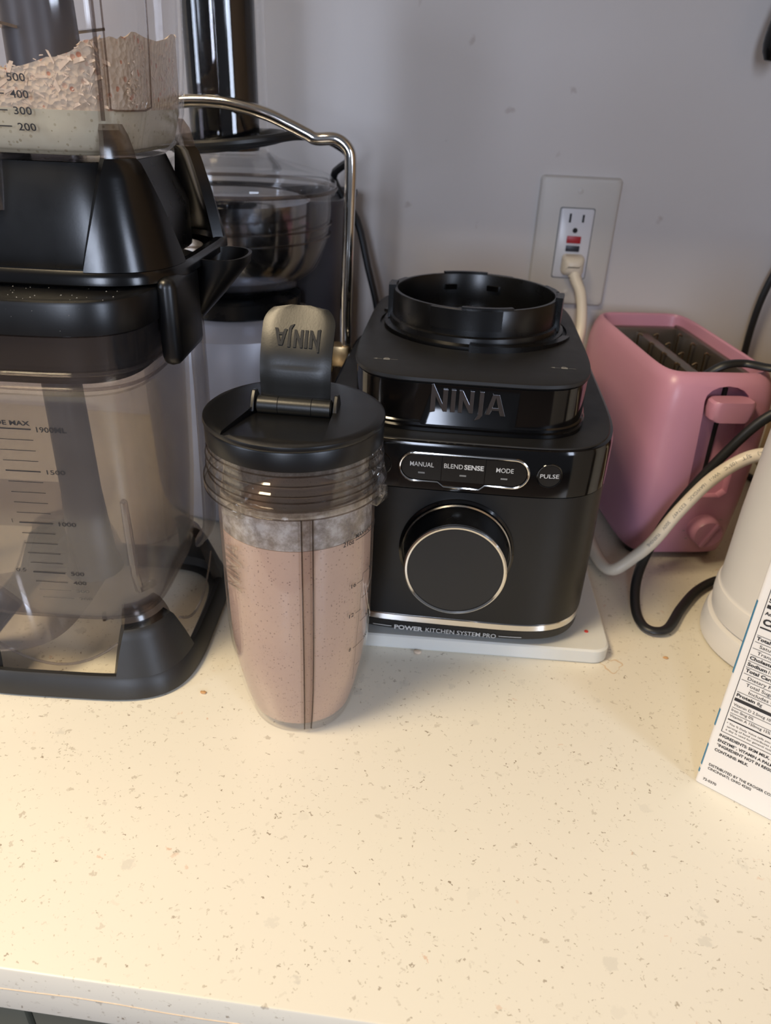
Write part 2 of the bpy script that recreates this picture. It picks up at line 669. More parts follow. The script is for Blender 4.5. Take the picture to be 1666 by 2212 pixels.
def boolean(o, cutter_g):
    c = cutter_g.build('cutter', None, None, 0)
    md = o.modifiers.new('b', 'BOOLEAN')
    md.operation = 'DIFFERENCE'
    md.solver = 'EXACT'
    md.object = c
    par = o.parent
    o.parent = None
    bpy.context.view_layer.update()
    dg = bpy.context.evaluated_depsgraph_get()
    me = bpy.data.meshes.new_from_object(o.evaluated_get(dg))
    o.modifiers.clear()
    o.data = me
    o.parent = par
    bpy.data.objects.remove(c)
    for p in me.polygons: p.use_smooth = True
    me.set_sharp_from_angle(angle=radians(35))
    return o


# logo letters: wide angular capitals, first letter taller, hooked J
LOGO = {
    'N1': [(0, -.08), (.02, 1.18), (.10, 1.22), (.42, .42), (.42, 1.0), (.60, 1.0), (.60, 0), (.46, 0), (.19, .62), (.19, -.02)],
    'I': [(.70, 0), (.70, 1.0), (.87, 1.0), (.87, 0)],
    'N2': [(.97, 0), (.97, 1.0), (1.10, 1.0), (1.34, .45), (1.34, 1.0), (1.49, 1.0), (1.49, 0), (1.36, 0), (1.12, .55), (1.12, 0)],
    'J': [(1.52, -.32), (1.66, -.02), (1.66, 1.0), (1.82, 1.0), (1.82, -.06), (1.74, -.22)],
    'A': [(1.90, 0), (2.10, .92), (2.34, .92), (2.60, -.03), (2.42, -.02), (2.38, .17), (2.10, .18), (2.06, 0)],
}
LOGO_HOLE = [(2.15, .32), (2.22, .72), (2.35, .31)]


def logo(g, u, v, w, mapf, d0, d1, flip=False, rot90=False, tilt=0):
    k = w / 2.6
    sg = -1 if flip else 1

    def mp(a, b, d):
        a2, b2 = (a * k) * sg, (b * k) * sg
        if rot90: a2, b2 = -b2, a2
        return mapf(u + a2, v + b2, d)
    for key, poly in LOGO.items():
        if key == 'A':
            # outline with the counter cut through along a seam
            p = [(1.90, 0), (2.10, .92), (2.34, .92), (2.60, -.03), (2.42, -.02), (2.36, .20), (2.12, .20), (2.06, 0)]
            left = [(1.90, 0), (2.10, .92), (2.225, .92), (2.225, .74), (2.14, .34), (2.225, .34), (2.225, .20), (2.12, .20), (2.06, 0)]
            right = [(2.225, .92), (2.34, .92), (2.60, -.03), (2.42, -.02), (2.36, .20), (2.225, .20), (2.225, .34), (2.33, .34), (2.225, .74)]
            g.f += []
            for q in (left, right):
                h = prism(q, d0, d1, mp)
                g.add(h.v, h.f)
        else:
            h = prism(poly, d0, d1, mp)
            g.add(h.v, h.f)
    return g


# ---------------------------------------------------------------- setting
WALL_Y = .8192
EDGE_Y = .1747
tag(box(-.2, WALL_Y + .05, .3, 1.6, .05, 1.25).build('wall_back', 'wall', None, 0), kind='structure')
tag(box(.372, .50, .7755, .03, .318, .775, .004).build('added_side_panel', 'bounce_panel', None, 0), kind='structure')  # unseen panel added to block daylight and darken the right side
tag(box(-.2, -1.2, -.93, 3.2, 2.0, .02).build('floor', plastic('floor_board', (128, 104, 82), .5), None, 0), kind='structure')
wt = box(-.415, (EDGE_Y + WALL_Y) / 2, -.0175, .785, (WALL_Y - EDGE_Y) / 2, .0175, .0012, 2).build('worktop', 'quartz', None, 35)
tag(wt, 'white speckled quartz worktop that everything stands on', 'worktop')
# glued mitre line wandering along the front edge of the slab
jg = G()
jp = []
x = -1.19
while x < .36:
    jp.append((x, EDGE_Y - .00005, -.0165 + .0009 * sin(x * 31) + .0006 * sin(x * 77)))
    x += .02
jg = tube(jp, .0003, 6)
jg.build('edge_joint', 'stain', wt)
# dried ring stain beside the cutting board
sg = G()
cxs, cys = .127, .4335
for i in range(48):
    a, b = 2 * pi * i / 48, 2 * pi * (i + 1) / 48
    ra = .0068 + .0014 * sin(3 * a) + .0006 * sin(7 * a)
    rb = .0068 + .0014 * sin(3 * b) + .0006 * sin(7 * b)
    w = .0004 + .0003 * sin(2 * a)
    sg.add([(cxs + (ra - w) * cos(a), cys + (ra - w) * sin(a), .00015), (cxs + (ra + w) * cos(a), cys + (ra + w) * sin(a), .00015),
            (cxs + (rb + w) * cos(b), cys + (rb + w) * sin(b), .00015), (cxs + (rb - w) * cos(b), cys + (rb - w) * sin(b), .00015)], [[0, 1, 2, 3]])
sg.build('ring_stain', 'stain', wt, 0, False)

for k, (x0, x1, lab) in enumerate(((-.80, -.1995, 'grey green base cabinet under the worktop at bottom left'),
                                   (-.1985, .36, 'grey green base cabinet under the worktop, right of the door gap'))):
    c = thing('base_cabinet', lab, 'cabinet', ((x0 + x1) / 2, .5, -.89), 0, 'base cabinets')
    hw = (x1 - x0) / 2
    box(0, .01, .4265, hw - .0002, .29, .4265).build('body', 'cab', c, 0)
    d = box(0, -.295, .44, hw - .0012, .010, .40, .002).build('door', 'cab', c)
    box(hw - .05 if k == 0 else -hw + .05, -.325, .62, .006, .006, .06, .003).build('handle', 'brushed', d)
uc = thing('unseen_wall_cabinet', 'unseen white wall cabinet above the worktop, shading the upper wall', 'cabinet', (-.2, .668, .56), 0)  # out of view; placed and raised to set the shadow on the wall
box(0, .005, .36, .565, .145, .35).build('body', 'upcab', uc, 0)
box(-.285, -.15, .36, .278, .010, .355, .003).build('door', 'upcab', uc)
box(.285, -.15, .36, .278, .010, .355, .003).build('door', 'upcab', uc)

# ---------------------------------------------------------------- pitchers (two of one model, stacked)
WALLZ = [(.058, .054), (.064, .0615), (.080, .0655), (.112, .068), (.200, .0715), (.206, .0735), (.212, .0765), (.240, .0785)]
PN = 4.4


def interp(tab, z):
    if z <= tab[0][0]: return tab[0][1]
    for (a, b), (c, d) in zip(tab, tab[1:]):
        if z <= c: return b + (d - b) * (z - a) / (c - a)
    return tab[-1][1]


def front_of(h, n):
    def fn(u, off=0.0, hy=None):
        q = max(0, 1 - abs(u / h) ** n)
        return -(hy or h) * q ** (1 / n) - off
    return fn


def pitcher(name, label, loc, rz, body_mat, bmat, k=1.0, arcs=True):
    zk = lambda z: z * k if z <= .0785 else z
    t = thing(name, label, 'pitcher', loc, rz, 'stacked blender pitchers')
    # outer vessel: outside and inside surfaces
    zs = [.058, .060, .064, .070, .080, .095, .112, .15, .20, .206]
    rings = [se_ring(interp(WALLZ, z), interp(WALLZ, z), PN, zk(z)) for z in zs]
    inn = [se_ring(interp(WALLZ, z) - .0025, interp(WALLZ, z) - .0025, PN, zk(max(z, .061))) for z in zs[::-1]]
    loft(rings + inn).build('jar', body_mat, t)
    zr = [.206, .209, .212, .218, .225, .2395]
    rg = [se_ring(interp(WALLZ, z), interp(WALLZ, z), PN, z) for z in zr] + [se_ring(interp(WALLZ, z) - .0025, interp(WALLZ, z) - .0025, PN, z) for z in zr[::-1]]
    g = loft(rg, False, False)
    for i in range(96):
        j = (i + 1) % 96
        g.f.append([i, j, 11 * 96 + j, 11 * 96 + i])
    g.build('rim_band', 'smoky_rim', t)
    # clear skirt between the feet
    sk = [(.0135, .0785), (.030, .0755), (.050, .0715), (.062, .0690), (.070, .0672), (.078, .0658)]
    rings = [se_ring(h, h, PN, zk(z)) for z, h in sk]
    inn = [se_ring(h - .002, h - .002, PN, zk(z)) for z, h in sk[::-1]]
    g = loft(rings + inn, False, False)
    n = 96
    last = len(rings + inn) - 1
    for i in range(n):
        j = (i + 1) % n
        g.f.append([i, j, last * n + j, last * n + i])
    g.build('skirt', 'clear_base', t)
    # solid ring at the bottom, with a raised ridge under each window
    prof = [(0, .0835), (.0015, .0850), (.005, .0848), (.0070, .0840), (.0085, .0830), (.0085, .0790), (.004, .0765), (.002, .070)] if k == 1 else [(0, .0835), (.0015, .0850), (.006, .0848), (.0150, .0818), (.0170, .0800), (.0170, .0770), (.004, .0755), (.002, .070)]
    rings = [se_ring(h, h, PN, z) for z, h in prof]
    g = loft(rings, False, False)
    last = len(rings) - 1
    for i in range(n):
        j = (i + 1) % n
        g.f.append([i, j, last * n + j, last * n + i])
    base = g.build('base_ring', bmat, t)
    # four corner feet climbing from the ring, with slanted sides and a clear cap on top
    def sept(h, t_):
        c, s = cos(t_), sin(t_)
        return (h * math.copysign(abs(c) ** (2 / PN), c), h * math.copysign(abs(s) ** (2 / PN), s))
    lev = [(.008, .0838, 33), (.016, .0822, 31.2), (.026, .0800, 28.4), (.040, .0768, 23.6), (.052, .0738, 18.1), (.0585, .0722, 14.7), (.0610, .0705, 12.5)]
    if k < 1: lev = [(z, h, a_) for (z, h, _), a_ in zip(lev, (34, 33.4, 32, 29.5, 26.5, 24.5, 23))]
    cap = [(.0610, .0705, 12.5), (.066, .0698, 11.5), (.0715, .0685, 10), (.0765, .0655, 8.5)]
    if k < 1: cap = [(z, h, a_ + 10.5) for z, h, a_ in cap]
    for q in range(4):
        mid = pi / 4 + q * pi / 2
        for nm, tab, mt in (('foot', lev, bmat), ('foot_cap', cap, 'clear_rib')):
            m = 18
            out, ins = [], []
            for z, h, half in tab:
                z = zk(z)
                out.append([sept(h, mid + radians(half) * (2 * i / (m - 1) - 1)) + (z,) for i in range(m)])
                ins.append([sept(h - .006, mid + radians(half) * (2 * i / (m - 1) - 1)) + (z,) for i in range(m)])
            rings = [a + b[::-1] for a, b in zip(out, ins)]
            loft(rings).build(nm, mt, t, 40)
    # curved moulded edge and a centre rib in each window
    for q in range(4):
        a = q * pi / 2
        R = Matrix.Rotation(a, 4, 'Z')
        pts = []
        for i in range(13):
            u = -.042 + .007 * i
            zz = .026 + .026 * (abs(u) / .042) ** 2
            pts.append(R @ Vector((u, -.0745 + .0015 * (zz / .05), zz)))
        if arcs: tube([Vector((p.x, p.y, p.z * k)) for p in pts], .0009, 8).build('moulded_edge', 'clear_base', t)
        box(0, 0, 0, .0009, .002, .006).build('rib', 'clear_rib', t)
        o = t.children[-1]
        o.matrix_local = R @ Matrix.Translation((0, -.0765, .0205))
    return t


def blade_tower(t, mat='pulp_grey'):
    lathe([(.022, .0615), (.022, .07), (.020, .10), (.018, .19), (.010, .20)], 32).build('blade_post', mat, t)
    for k in range(3):
        z = .075 + k * .04
        a = k * 1.05
        for s in (0, pi):
            R = Matrix.Rotation(a + s, 4, 'Z')
            poly = [(.006, -.006), (.040, -.004), (.046, .004), (.006, .008)]
            prism(poly, z, z + .0015, lambda u, w, d: R @ Vector((u, w, d + u * .15))).build('blade', 'steel_dark', t)


# ---- lower pitcher, empty, closed with a black lid
LP = pitcher('pitcher', 'empty smoky blender pitcher with black lid, standing on the worktop at left', (-.2497, .4256, .0003), .068, 'smoky', 'black_base', .76)
lathe([(.020, .0475), (.016, .06), (.013, .11), (.012, .19), (.008, .20)], 32).build('blade_post', 'pulp_grey', LP)
rings = [se_ring(h, h, PN, z) for z, h in ((.2405, .0790), (.2410, .0808), (.2560, .0815), (.2578, .0808), (.2582, .0780), (.2572, .0745), (.2572, .070))]
lid = loft(rings).build('lid', 'lid_black', LP)
rings = [se_ring(h, h, PN, z) for z, h in ((.212, .0700), (.2405, .0735))]
loft(rings).build('lid_plug', 'black_gloss', LP)
# rim band steps
for z, h in ((.2115, .0772), (.2200, .0785)):
    tube([Vector(p) for p in se_ring(h, h, PN, z)], .0011, 6, closed=True).build('rim_bead', 'smoky_rim', LP)
# black latch that folds down over the rim at the right corner
lg = box(.0845, -.012, .238, .006, .026, .0245, .0055, 3)
lg.build('latch', 'lid_black', LP)
# pour handle along the right side
hp = spline([(.0760, .012, .236), (.0850, .012, .230), (.0860, .012, .20), (.0850, .012, .14), (.0830, .012, .085), (.0760, .012, .070)], 8)
tube(hp, .0035, 12, .013, up=(1, 0, 0)).build('handle', 'smoky', LP)
loft([se_ring(a, b, 2.4, z, 48, cx_, cy_) for z, a, b, cx_, cy_ in ((.226, .004, .010, .0830, .030), (.240, .010, .018, .0900, .034), (.258, .0165, .024, .0985, .038), (.263, .0170, .0245, .0990, .038), (.263, .0150, .0225, .0990, .038), (.252, .0110, .019, .0950, .036))]).build('pour_spout', 'lid_black', LP)
# ridge moulded into the front wall
rp = [(x_, front_of(interp(WALLZ, z), PN)(x_) - .0004, z) for x_, z in ((.0530, .058), (.0535, .07), (.0540, .085), (.0545, .10), (.0550, .12), (.0553, .138), (.0553, .1395))]
tube(rp, [.0028, .0028, .0026, .0026, .0025, .0022, .0008], 10).build('side_ridge', 'clear_base', LP)


def jar_map(u, z):
    h = interp(WALLZ, z)
    return (u, front_of(h, PN)(u) - .0004, z)


mk = G()
Z19 = [(2, .0650), (5, .0870), (10, .1240), (15, .1590), (19, .1855)]
for k in range(2, 20):
    z = interp(Z19, k)
    bold = k in (5, 10, 15, 19)
    hw = .00042 if bold else .00022
    x0, x1 = -.0068, .0134
    if k == 19: x0 = -.018
    quad(mk, x0, z - hw, x1, z + hw, jar_map, 3)
for s, k, w in (('1500', 15, .0105), ('1000', 10, .0103), ('500', 5, .0082), ('400', 4, .0082), ('300', 3, .0082), ('200', 2, .0082)):
    put_text(mk, s, .0168, interp(Z19, k) - .0014, .0027, jar_map, w, .012)
put_text(mk, '1900ML', .0164, interp(Z19, 19) - .0015, .0031, jar_map, .0165, .012)
put_text(mk, 'LIQUIDE MAX', -.0190, interp(Z19, 19) + .0022, .0026, jar_map, .0325, .03)
put_text(mk, '1', -.0110, interp(Z19, 10) - .0004, .0026, jar_map, None, .0)
put_text(mk, '0.5', -.0172, interp(Z19, 5) - .0002, .0024, jar_map, .0060, .0)
mk.build('scale_print', 'print_scale', LP, 0, False)
# dust of dried flour on the lid
rd = random.Random(3)
du = G()
for i in range(60):
    a = rd.uniform(-.075, .07)
    b = rd.uniform(-.0795, -.050)
    s = rd.uniform(.00012, .0004)
    du.add([(a - s, b - s, .2584), (a + s, b - s * .6, .2584), (a + s * .7, b + s, .2584), (a, b, .2584 + s)], [[0, 1, 3], [1, 2, 3], [2, 0, 3], [0, 2, 1]])
for i in range(26):
    a = rd.uniform(-.05, .06)
    z = rd.uniform(.243, .256)
    s = rd.uniform(.00012, .00035)
    y = front_of(.0813, PN)(a) - .0002
    du.add([(a - s, y, z - s), (a + s, y, z - s * .6), (a + s * .7, y, z + s), (a, y - s * .5, z)], [[0, 1, 3], [1, 2, 3], [2, 0, 3], [0, 2, 1]])
tag(du.build('flour_dust', 'print_grey', LP, 0), kind='stuff')
smg = G()
sp = [(0, 0), (.3, .6), (1.6, .5), (2.6, -.1), (3.9, .2), (4.1, -.5), (2.4, -.7), (1.5, -1.0), (.3, -.7)]
smg = prism([(-.010 + u * .0021, .2535 + w * .0022) for u, w in sp], 0, .0003, lambda u, w, d: (u, front_of(.0813, PN)(u) - .0001 - d, w))
smg.build('dried_splash', 'print_grey', LP, 0)

# ---- upper pitcher with breadcrumbs
UPO = (-.2450, .4605, .2586)
UP = pitcher('pitcher', 'clear blender pitcher of ground breadcrumbs, stacked on the black lid', UPO, .05, 'clear_jar', 'black_foot', 1.0, False)
loft([se_ring(h, h, PN, z) for z, h in ((.004, .0640), (.030, .0640), (.0575, .0535))]).build('dark_insert', 'black_satin', UP)  # added dark core, stands in for the darkness behind the clear base
blade_tower(UP)
mk = G()
for k, z in ((2, .0740), (3, .0812), (4, .0884), (5, .0956), (10, .132)):
    hw = .0006 if k in (5, 10) else .00028
    quad(mk, -.010, z - hw, .0078, z + hw, jar_map, 3)
    put_text(mk, str(k * 100), .0108, z - .0017, .0033, jar_map, .0092 if k < 10 else .0120, .012)
for k in (6, 7, 8, 9):
    z = .0956 + (k - 5) * .0073
    quad(mk, -.010, z - .00028, .0078, z + .00028, jar_map, 3)
mk.build('scale_print', 'print_scale', UP, 0, False)
# corner seam strips of the jar
def wall_pt(tdeg, z, off=.0002):
    h = interp(WALLZ, z) + off
    c_, s_ = cos(radians(tdeg)), sin(radians(tdeg))
    return (h * math.copysign(abs(c_) ** (2 / PN), c_), h * math.copysign(abs(s_) ** (2 / PN), s_), z)


tube([wall_pt(-51.7, z) for z in (.078, .09, .10, .12, .14, .17, .20)], .0011, 8).build('corner_seam', 'clear_rib', UP)
tube([wall_pt(-45.0, z) for z in (.20, .17, .14, .12, .10, .086, .083)] + [wall_pt(a, .0825) for a in (-40, -30, -20, -12)] + [wall_pt(-6, z) for z in (.084, .087, .10, .12, .14, .17, .20)], .0005, 6).build('corner_panel_edge', 'clear_rib', UP)
# breadcrumb heap inside
rd = random.Random(11)


def heap_z(x, y):
    e = .098 + .16 * max(0, x) + .25 * max(0, x - .03) + .10 * max(0, y) - .05 * max(0, -x)
    return e + .0008 * sin(x * 260 + y * 90) + .0007 * sin(y * 310 - x * 120)


zsb = [.0615, .066, .074, .084, .0915]
rings = []
cnt = 96
for z in zsb:
    h = interp(WALLZ, z) - .0029
    rings.append(se_ring(h, h, PN, z))
top = []
base_ring_pts = se_ring(1, 1, PN, 0)
for fr in (1.0, .93, .8, .62, .42, .2, .05):
    ring = []
    for (a, b, _) in base_ring_pts:
        h = (interp(WALLZ, .10) - .0029) * fr
        x_, y_ = a * h, b * h
        ring.append((x_, y_, heap_z(x_, y_) + rd.uniform(-.0007, .0007)))
    top.append(ring)
bc = thing('breadcrumbs', 'heap of ground pale breadcrumbs with pinkish flakes inside upper pitcher', 'breadcrumbs', UPO, .05)
tag(bc, kind='stuff')
loft(rings + top).build('crumb_heap', 'crumb', bc, 60)
rings = []
for z in (.0612, .066, .074, .0815):
    h = interp(WALLZ, z) - .0026
    rings.append(se_ring(h, h, PN, z + (.0007 if z > .08 else 0)))
loft(rings).build('fine_powder', 'powder', bc, 60)
fl = G()
for i in range(1100):
    if i < 760:
        a = rd.uniform(-.056, .056)
        n_ = False
        z = rd.uniform(.084, .118)
        hh = interp(WALLZ, z) - .0034
        if z > heap_z(a, -hh) + .002: continue
        x_, y_ = a, front_of(hh, PN)(a)
        n_ = rd.random() < .4
        if n_: x_, y_ = hh - .0002, rd.uniform(-.05, .03)
    else:
        x_, y_ = rd.uniform(-.058, .058), rd.uniform(-.058, .058)
        z = heap_z(x_, y_) + .0006
    L = rd.uniform(.0005, .0018) if rd.random() < .85 else rd.uniform(.002, .0042)
    w = L * rd.uniform(.25, .6)
    if i < 760: w *= .6
    R = Matrix.Rotation(rd.uniform(0, pi), 3, 'Z') @ Matrix.Rotation(rd.uniform(-.5, .5), 3, 'X')
    if i < 760: R = Matrix.Rotation(rd.uniform(-1.2, 1.2), 3, 'Y')
    hgt = .0006
    cs = [R @ Vector(p) for p in ((-L, -hgt, -w), (L, -hgt, -w * .6), (L * .8, -hgt, w), (-L * .7, -hgt, w), (0, hgt, 0))]
    if i >= 760: cs = [R @ Vector((p[0], p[2], p[1])) for p in ((-L, -hgt, -w), (L, -hgt, -w * .6), (L * .8, -hgt, w), (-L * .7, -hgt, w), (0, hgt, 0))]
    if i < 760 and n_: cs = [Vector((-p.y, p.x, p.z)) for p in cs]
    fl.add([(x_ + p.x, y_ + p.y, z + p.z) for p in cs], [[0, 1, 4], [1, 2, 4], [2, 3, 4], [3, 0, 4], [3, 2, 1, 0]])
tag(fl.build('crumb_flakes', 'flake', bc, 0), kind='stuff')

# ---------------------------------------------------------------- juicer behind the pitchers
JX, JY = -.2067, .660
J = thing('juicer', 'juicer with clear bowl, black pusher in a clear chute and chrome bail handle', 'juicer', (JX, JY, 0))
lathe([(.078, 0), (.082, .004), (.084, .02), (.086, .10), (.086, .150), (.080, .170), (.066, .180), (.060, .182)], 64).build('body', 'juicer_grey', J)
lathe([(.058, .1825), (.0585, .195), (.052, .198)], 48).build('neck_ring', 'black_satin', J)
bowl = [(.040, .1985), (.052, .2000), (.066, .2080), (.077, .222), (.0835, .242), (.086, .262), (.0865, .282)]
shell(bowl, .002, 64).build('bowl', 'clear', J)
for z, r in ((.246, .0848), (.255, .0856)):
    tube([(r * cos(a), r * sin(a), z) for a in [2 * pi * i / 64 for i in range(64)]], .0010, 6, closed=True).build('bowl_bead', 'clear_rib', J)
lathe([(.044, .2015), (.058, .212), (.066, .232), (.068, .272), (.060, .275)], 64).build('filter_basket', 'steel_dark', J)
lathe([(.080, .2045), (.0835, .2065), (.0800, .2085)], 8, c=(0, 0)) if False else None
# clear lid with rim
lathe([(.0895, .278), (.0905, .281), (.0900, .287), (.085, .292), (.060, .299), (.042, .304), (.036, .308), (.036, .305), (.058, .296), (.083, .289), (.086, .280)], 64, False, False).build('bowl_lid', 'clear', J)
tube([(.0900 * cos(a), .0900 * sin(a), .282) for a in [2 * pi * i / 64 for i in range(64)]], .0016, 8, closed=True).build('lid_rim', 'clear_rib', J)
# chute and pusher
shell([(.0352, .305), (.0350, .36), (.0345, .44), (.0350, .455)], .0018, 48).build('chute', 'clear', J)
lathe([(.0265, .309), (.0275, .312), (.0275, .455), (.034, .458), (.034, .462), (.020, .464)], 48).build('pusher', 'pusher', J)
# bail handle, chrome rod
zoff = 0
hr = [(.1075, -.045, .165), (.1076, -.045, .20), (.1086, -.045, .23), (.1096, -.045, .277), (.1102, -.045, .303), (.1085, -.045, .3155), (.0990, -.045, .3225), (.0840, -.045, .3222), (.0780, -.045, .3245),
      (.0650, -.045, .3300), (.0450, -.045, .3375), (.0177, -.045, .3430), (0, -.045, .3440)]
hp = spline(hr, 6)
full = hp + [Vector((-p.x, p.y, p.z)) for p in hp[::-1][1:]]
tube(full, .0046, 14).build('bail_handle', 'chrome', J)
for s in (1, -1):
    box(s * .103, -.045, .158, .0085, .008, .009, .002).build('pivot_bracket', 'beige_bracket', J)
    box(s * .0905, -.040, .150, .008, .014, .006, .002).build('pivot_lug', 'beige_bracket', J)
# pulp bin behind the bowl
rings = [se_ring(hx, hy, 5, z, 64, .010, .086) for z, hx, hy in ((0, .070, .050), (.004, .074, .052), (.12, .078, .060), (.262, .080, .064), (.266, .082, .066), (.270, .082, .066), (.270, .078, .062), (.262, .077, .061))]
loft(rings).build('pulp_bin', 'pulp_grey', J)

# power cord of the juicer, coiled round the chute and hanging down beside the wall
cp = []
for i in range(30):
    a = -2.6 + i * 2 * pi / 22
    r = .0415 + .0005 * i
    cp.append((JX + r * cos(a), JY + r * sin(a), .3145 + .005 * sin(a * 1.0 + 1.0) + .00012 * i))
cp += [(JX + .062, JY - .005, .322), (JX + .079, JY + .03, .318), (JX + .092, JY + .07, .302), (-.139, .778, .2805), (-.116, .782, .2433), (-.1032, .782, .1972), (-.0924, .782, .1556), (-.082, .782, .09), (-.078, .78, .02), (-.07, .778, .006), (-.02, .776, .005)]
tag(tube(spline(cp, 4), .0036, 10).build('power_cord', 'cord_black'), 'black round cord coiled round the juicer chute, hanging beside the wall', 'cord')

# ---------------------------------------------------------------- cutting board under the blender base
BR = .040
brd = [(.0000, .0), (.0010, .0012), (.0105, .0012), (.0118, 0)]
rings = [rr_ring(.105 - i_, .135 - i_, .012, z, 8) for z, i_ in ((0, .0012), (.0012, 0), (.0108, 0), (.0120, .0012))]
g = loft(rings)
bo = g.build('cutting_board', 'board')
bo.location = (.0145, .5640, 0)
bo.rotation_euler = (0, 0, .040)
tag(bo, 'white plastic cutting board under the black blender base', 'cutting board')
lathe([(.0016, .0121), (.0014, .0125), (.0004, .0126)], 10, c=(.0905, -.1130)).build('berry_speck', 'orange', bo)

# ---------------------------------------------------------------- blender motor base
B = thing('countertop_blender', 'black blender motor base with large silver ringed dial and open collar on top', 'blender', (.0062, .5607, .0120), .010)
BN = 5.0


def bse(hx, hy, z, cy=0):
    return se_ring(hx * (1.028 if z < .1522 and hx > .0805 else 1.0), hy, BN, z, 128, 0, cy)


B.scale = (1, 1, 1.016)
for sx in (-1, 1):
    for sy in (-1, 1):
        lathe([(.011, 0), (.012, .0015), (.012, .004)], 24, c=(sx * .066, sy * .105)).build('foot', 'black_matte', B)
loft([bse(.086, .124, .0025), bse(.0925, .1300, .0040), bse(.0965, .1335, .0070), bse(.0972, .1342, .0138)]).build('lower_band', 'black_matte', B)
loft([bse(.0966, .1336, .0138), bse(.0974, .1344, .0146), bse(.0970, .1340, .0186), bse(.0962, .1332, .0194)]).build('chrome_strip', 'chrome', B)
loft([bse(.0962, .1332, .0192), bse(.0972, .1342, .0200), bse(.0975, .1345, .06), bse(.0972, .1342, .1190)]).build('body', 'body_satin', B)
loft([bse(.0968, .1338, .1190), bse(.0976, .1346, .1198), bse(.0974, .1344, .1480), bse(.0966, .1336, .1506), bse(.0945, .1315, .1516), bse(.0840, .121, .1518)]).build('button_band', 'black_gloss', B)
loft([bse(.0950, .1320, .15135), bse(.0945, .1315, .1521), bse(.0815, .1185, .1521)]).build('shoulder', 'black_matte', B)
loft([bse(.0800, .1175, .1520), bse(.0804, .1185, .1524), bse(.0804, .1185, .1545), bse(.0798, .1165, .1552), bse(.0798, .1165, .1570), bse(.0788, .1158, .1580),
      bse(.0788, .1158, .1825), bse(.0782, .1152, .1832)]).build('upper_block', 'black_gloss', B)
top = loft([bse(.0790, .1160, .1832), bse(.0798, .1168, .1842), bse(.0796, .1166, .1862), bse(.0782, .1152, .1868)]).build('top_plate', 'black_matte', B)
RC = (0, .0150)
boolean(top, lathe([(.0710, .1848), (.0710, .20)], 64, c=RC))
# collar ring with wall thickness, a floor, lugs and stepped edge
lathe([(.0680, .1850), (.0680, .1885), (.0640, .1895), (.0635, .1930), (.0618, .1940), (.0618, .2110), (.0612, .2122), (.0590, .2122), (.0585, .2110), (.0585, .1870), (.0150, .1870), (.0150, .1960), (.0130, .1975)], 96, False, True, RC).build('collar', 'black_satin', B)


def arc_block(a0, a1, r0, r1, z0, z1, n=14, slope=0.0):
    rings = []
    for i in range(n + 1):
        t = i / n
        a = radians(a0 + (a1 - a0) * t)
        c_, s_ = cos(a), sin(a)
        zt = z1 + slope * (t - .5)
        rings.append([(RC[0] + r0 * c_, RC[1] + r0 * s_, z0), (RC[0] + r1 * c_, RC[1] + r1 * s_, z0), (RC[0] + r1 * c_, RC[1] + r1 * s_, zt), (RC[0] + r0 * c_, RC[1] + r0 * s_, zt)])
    return loft(rings)


for a, w in ((20, 10), (84, 22), (160, 10), (264, 23)):
    arc_block(a - w, a + w, .0612, .0642, .1985, .2120).build('collar_lug', 'black_satin', B, 30)
for a in (98, 278):
    arc_block(a - 17, a + 17, .0586, .0618, .2120, .2136).build('collar_tab', 'black_satin', B, 30)
for a in (-8, 178):
    arc_block(a - 8, a + 8, .0600, .0655, .1900, .2138).build('collar_post', 'black_satin', B, 30)
arc_block(-92, -18, .0690, .0745, .1850, .1900, 16, -.003).build('locking_ramp', 'black_satin', B, 30)
arc_block(88, 162, .0690, .0745, .1850, .1900, 16, -.003).build('locking_ramp', 'black_satin', B, 30)
for a in (75, 110):
    arc_block(a - 5, a + 5, .0560, .0586, .2000, .2040).build('inner_catch', 'black_gloss', B, 30)

bf = front_of(.0974, BN)


def bmap(off=.0, hx=.1001, hy=.1344):
    fn = front_of(hx, BN)
    return lambda u, z, d=0.0: (u, fn(u, 0, hy) - off - d, z)


# lettering on the lower band
g = G()
mp = bmap(.0003, .0999, .1341)
put_text(g, 'POWER', -.0385, .0070, .0034, mp, .0205, .035)
put_text(g, 'KITCHEN SYSTEM PRO', -.0160, .0070, .0034, mp, .0500, .004)
quad(g, -.0540, .0087, -.0405, .0092, mp, 4)
quad(g, .0358, .0087, .0520, .0092, mp, 4)
g.build('model_lettering', 'print_white', B, 0, False)
# dial
DZ = .0760
g = lathe([(.0385, 0), (.0380, .0015), (.0365, .0020)], 80)
dy = -.1340
tr = lambda x, y, z: (x, dy - z, DZ + y)
xf(lathe([(.0385, -.001), (.0382, .0015), (.0368, .0025), (.0350, .0022)], 80), tr).build('dial_seat', 'black_gloss', B)
dial = xf(lathe([(.0345, .001), (.0348, .004), (.0338, .012), (.0326, .0235)], 80), tr).build('dial', 'black_satin', B)
xf(lathe([(.0353, .0035), (.0362, .0042), (.0355, .0052)], 80, False, False), tr).build('dial_base_ring', 'brushed', dial)
xf(lathe([(.0326, .0225), (.0331, .0235), (.0329, .0255), (.0320, .0262), (.0308, .0258)], 80, False, False), tr).build('dial_rim', 'chrome', dial)
xf(lathe([(.0312, .024), (.0310, .0254), (.010, .0256)], 80), tr).build('dial_face', 'black_matte', dial)
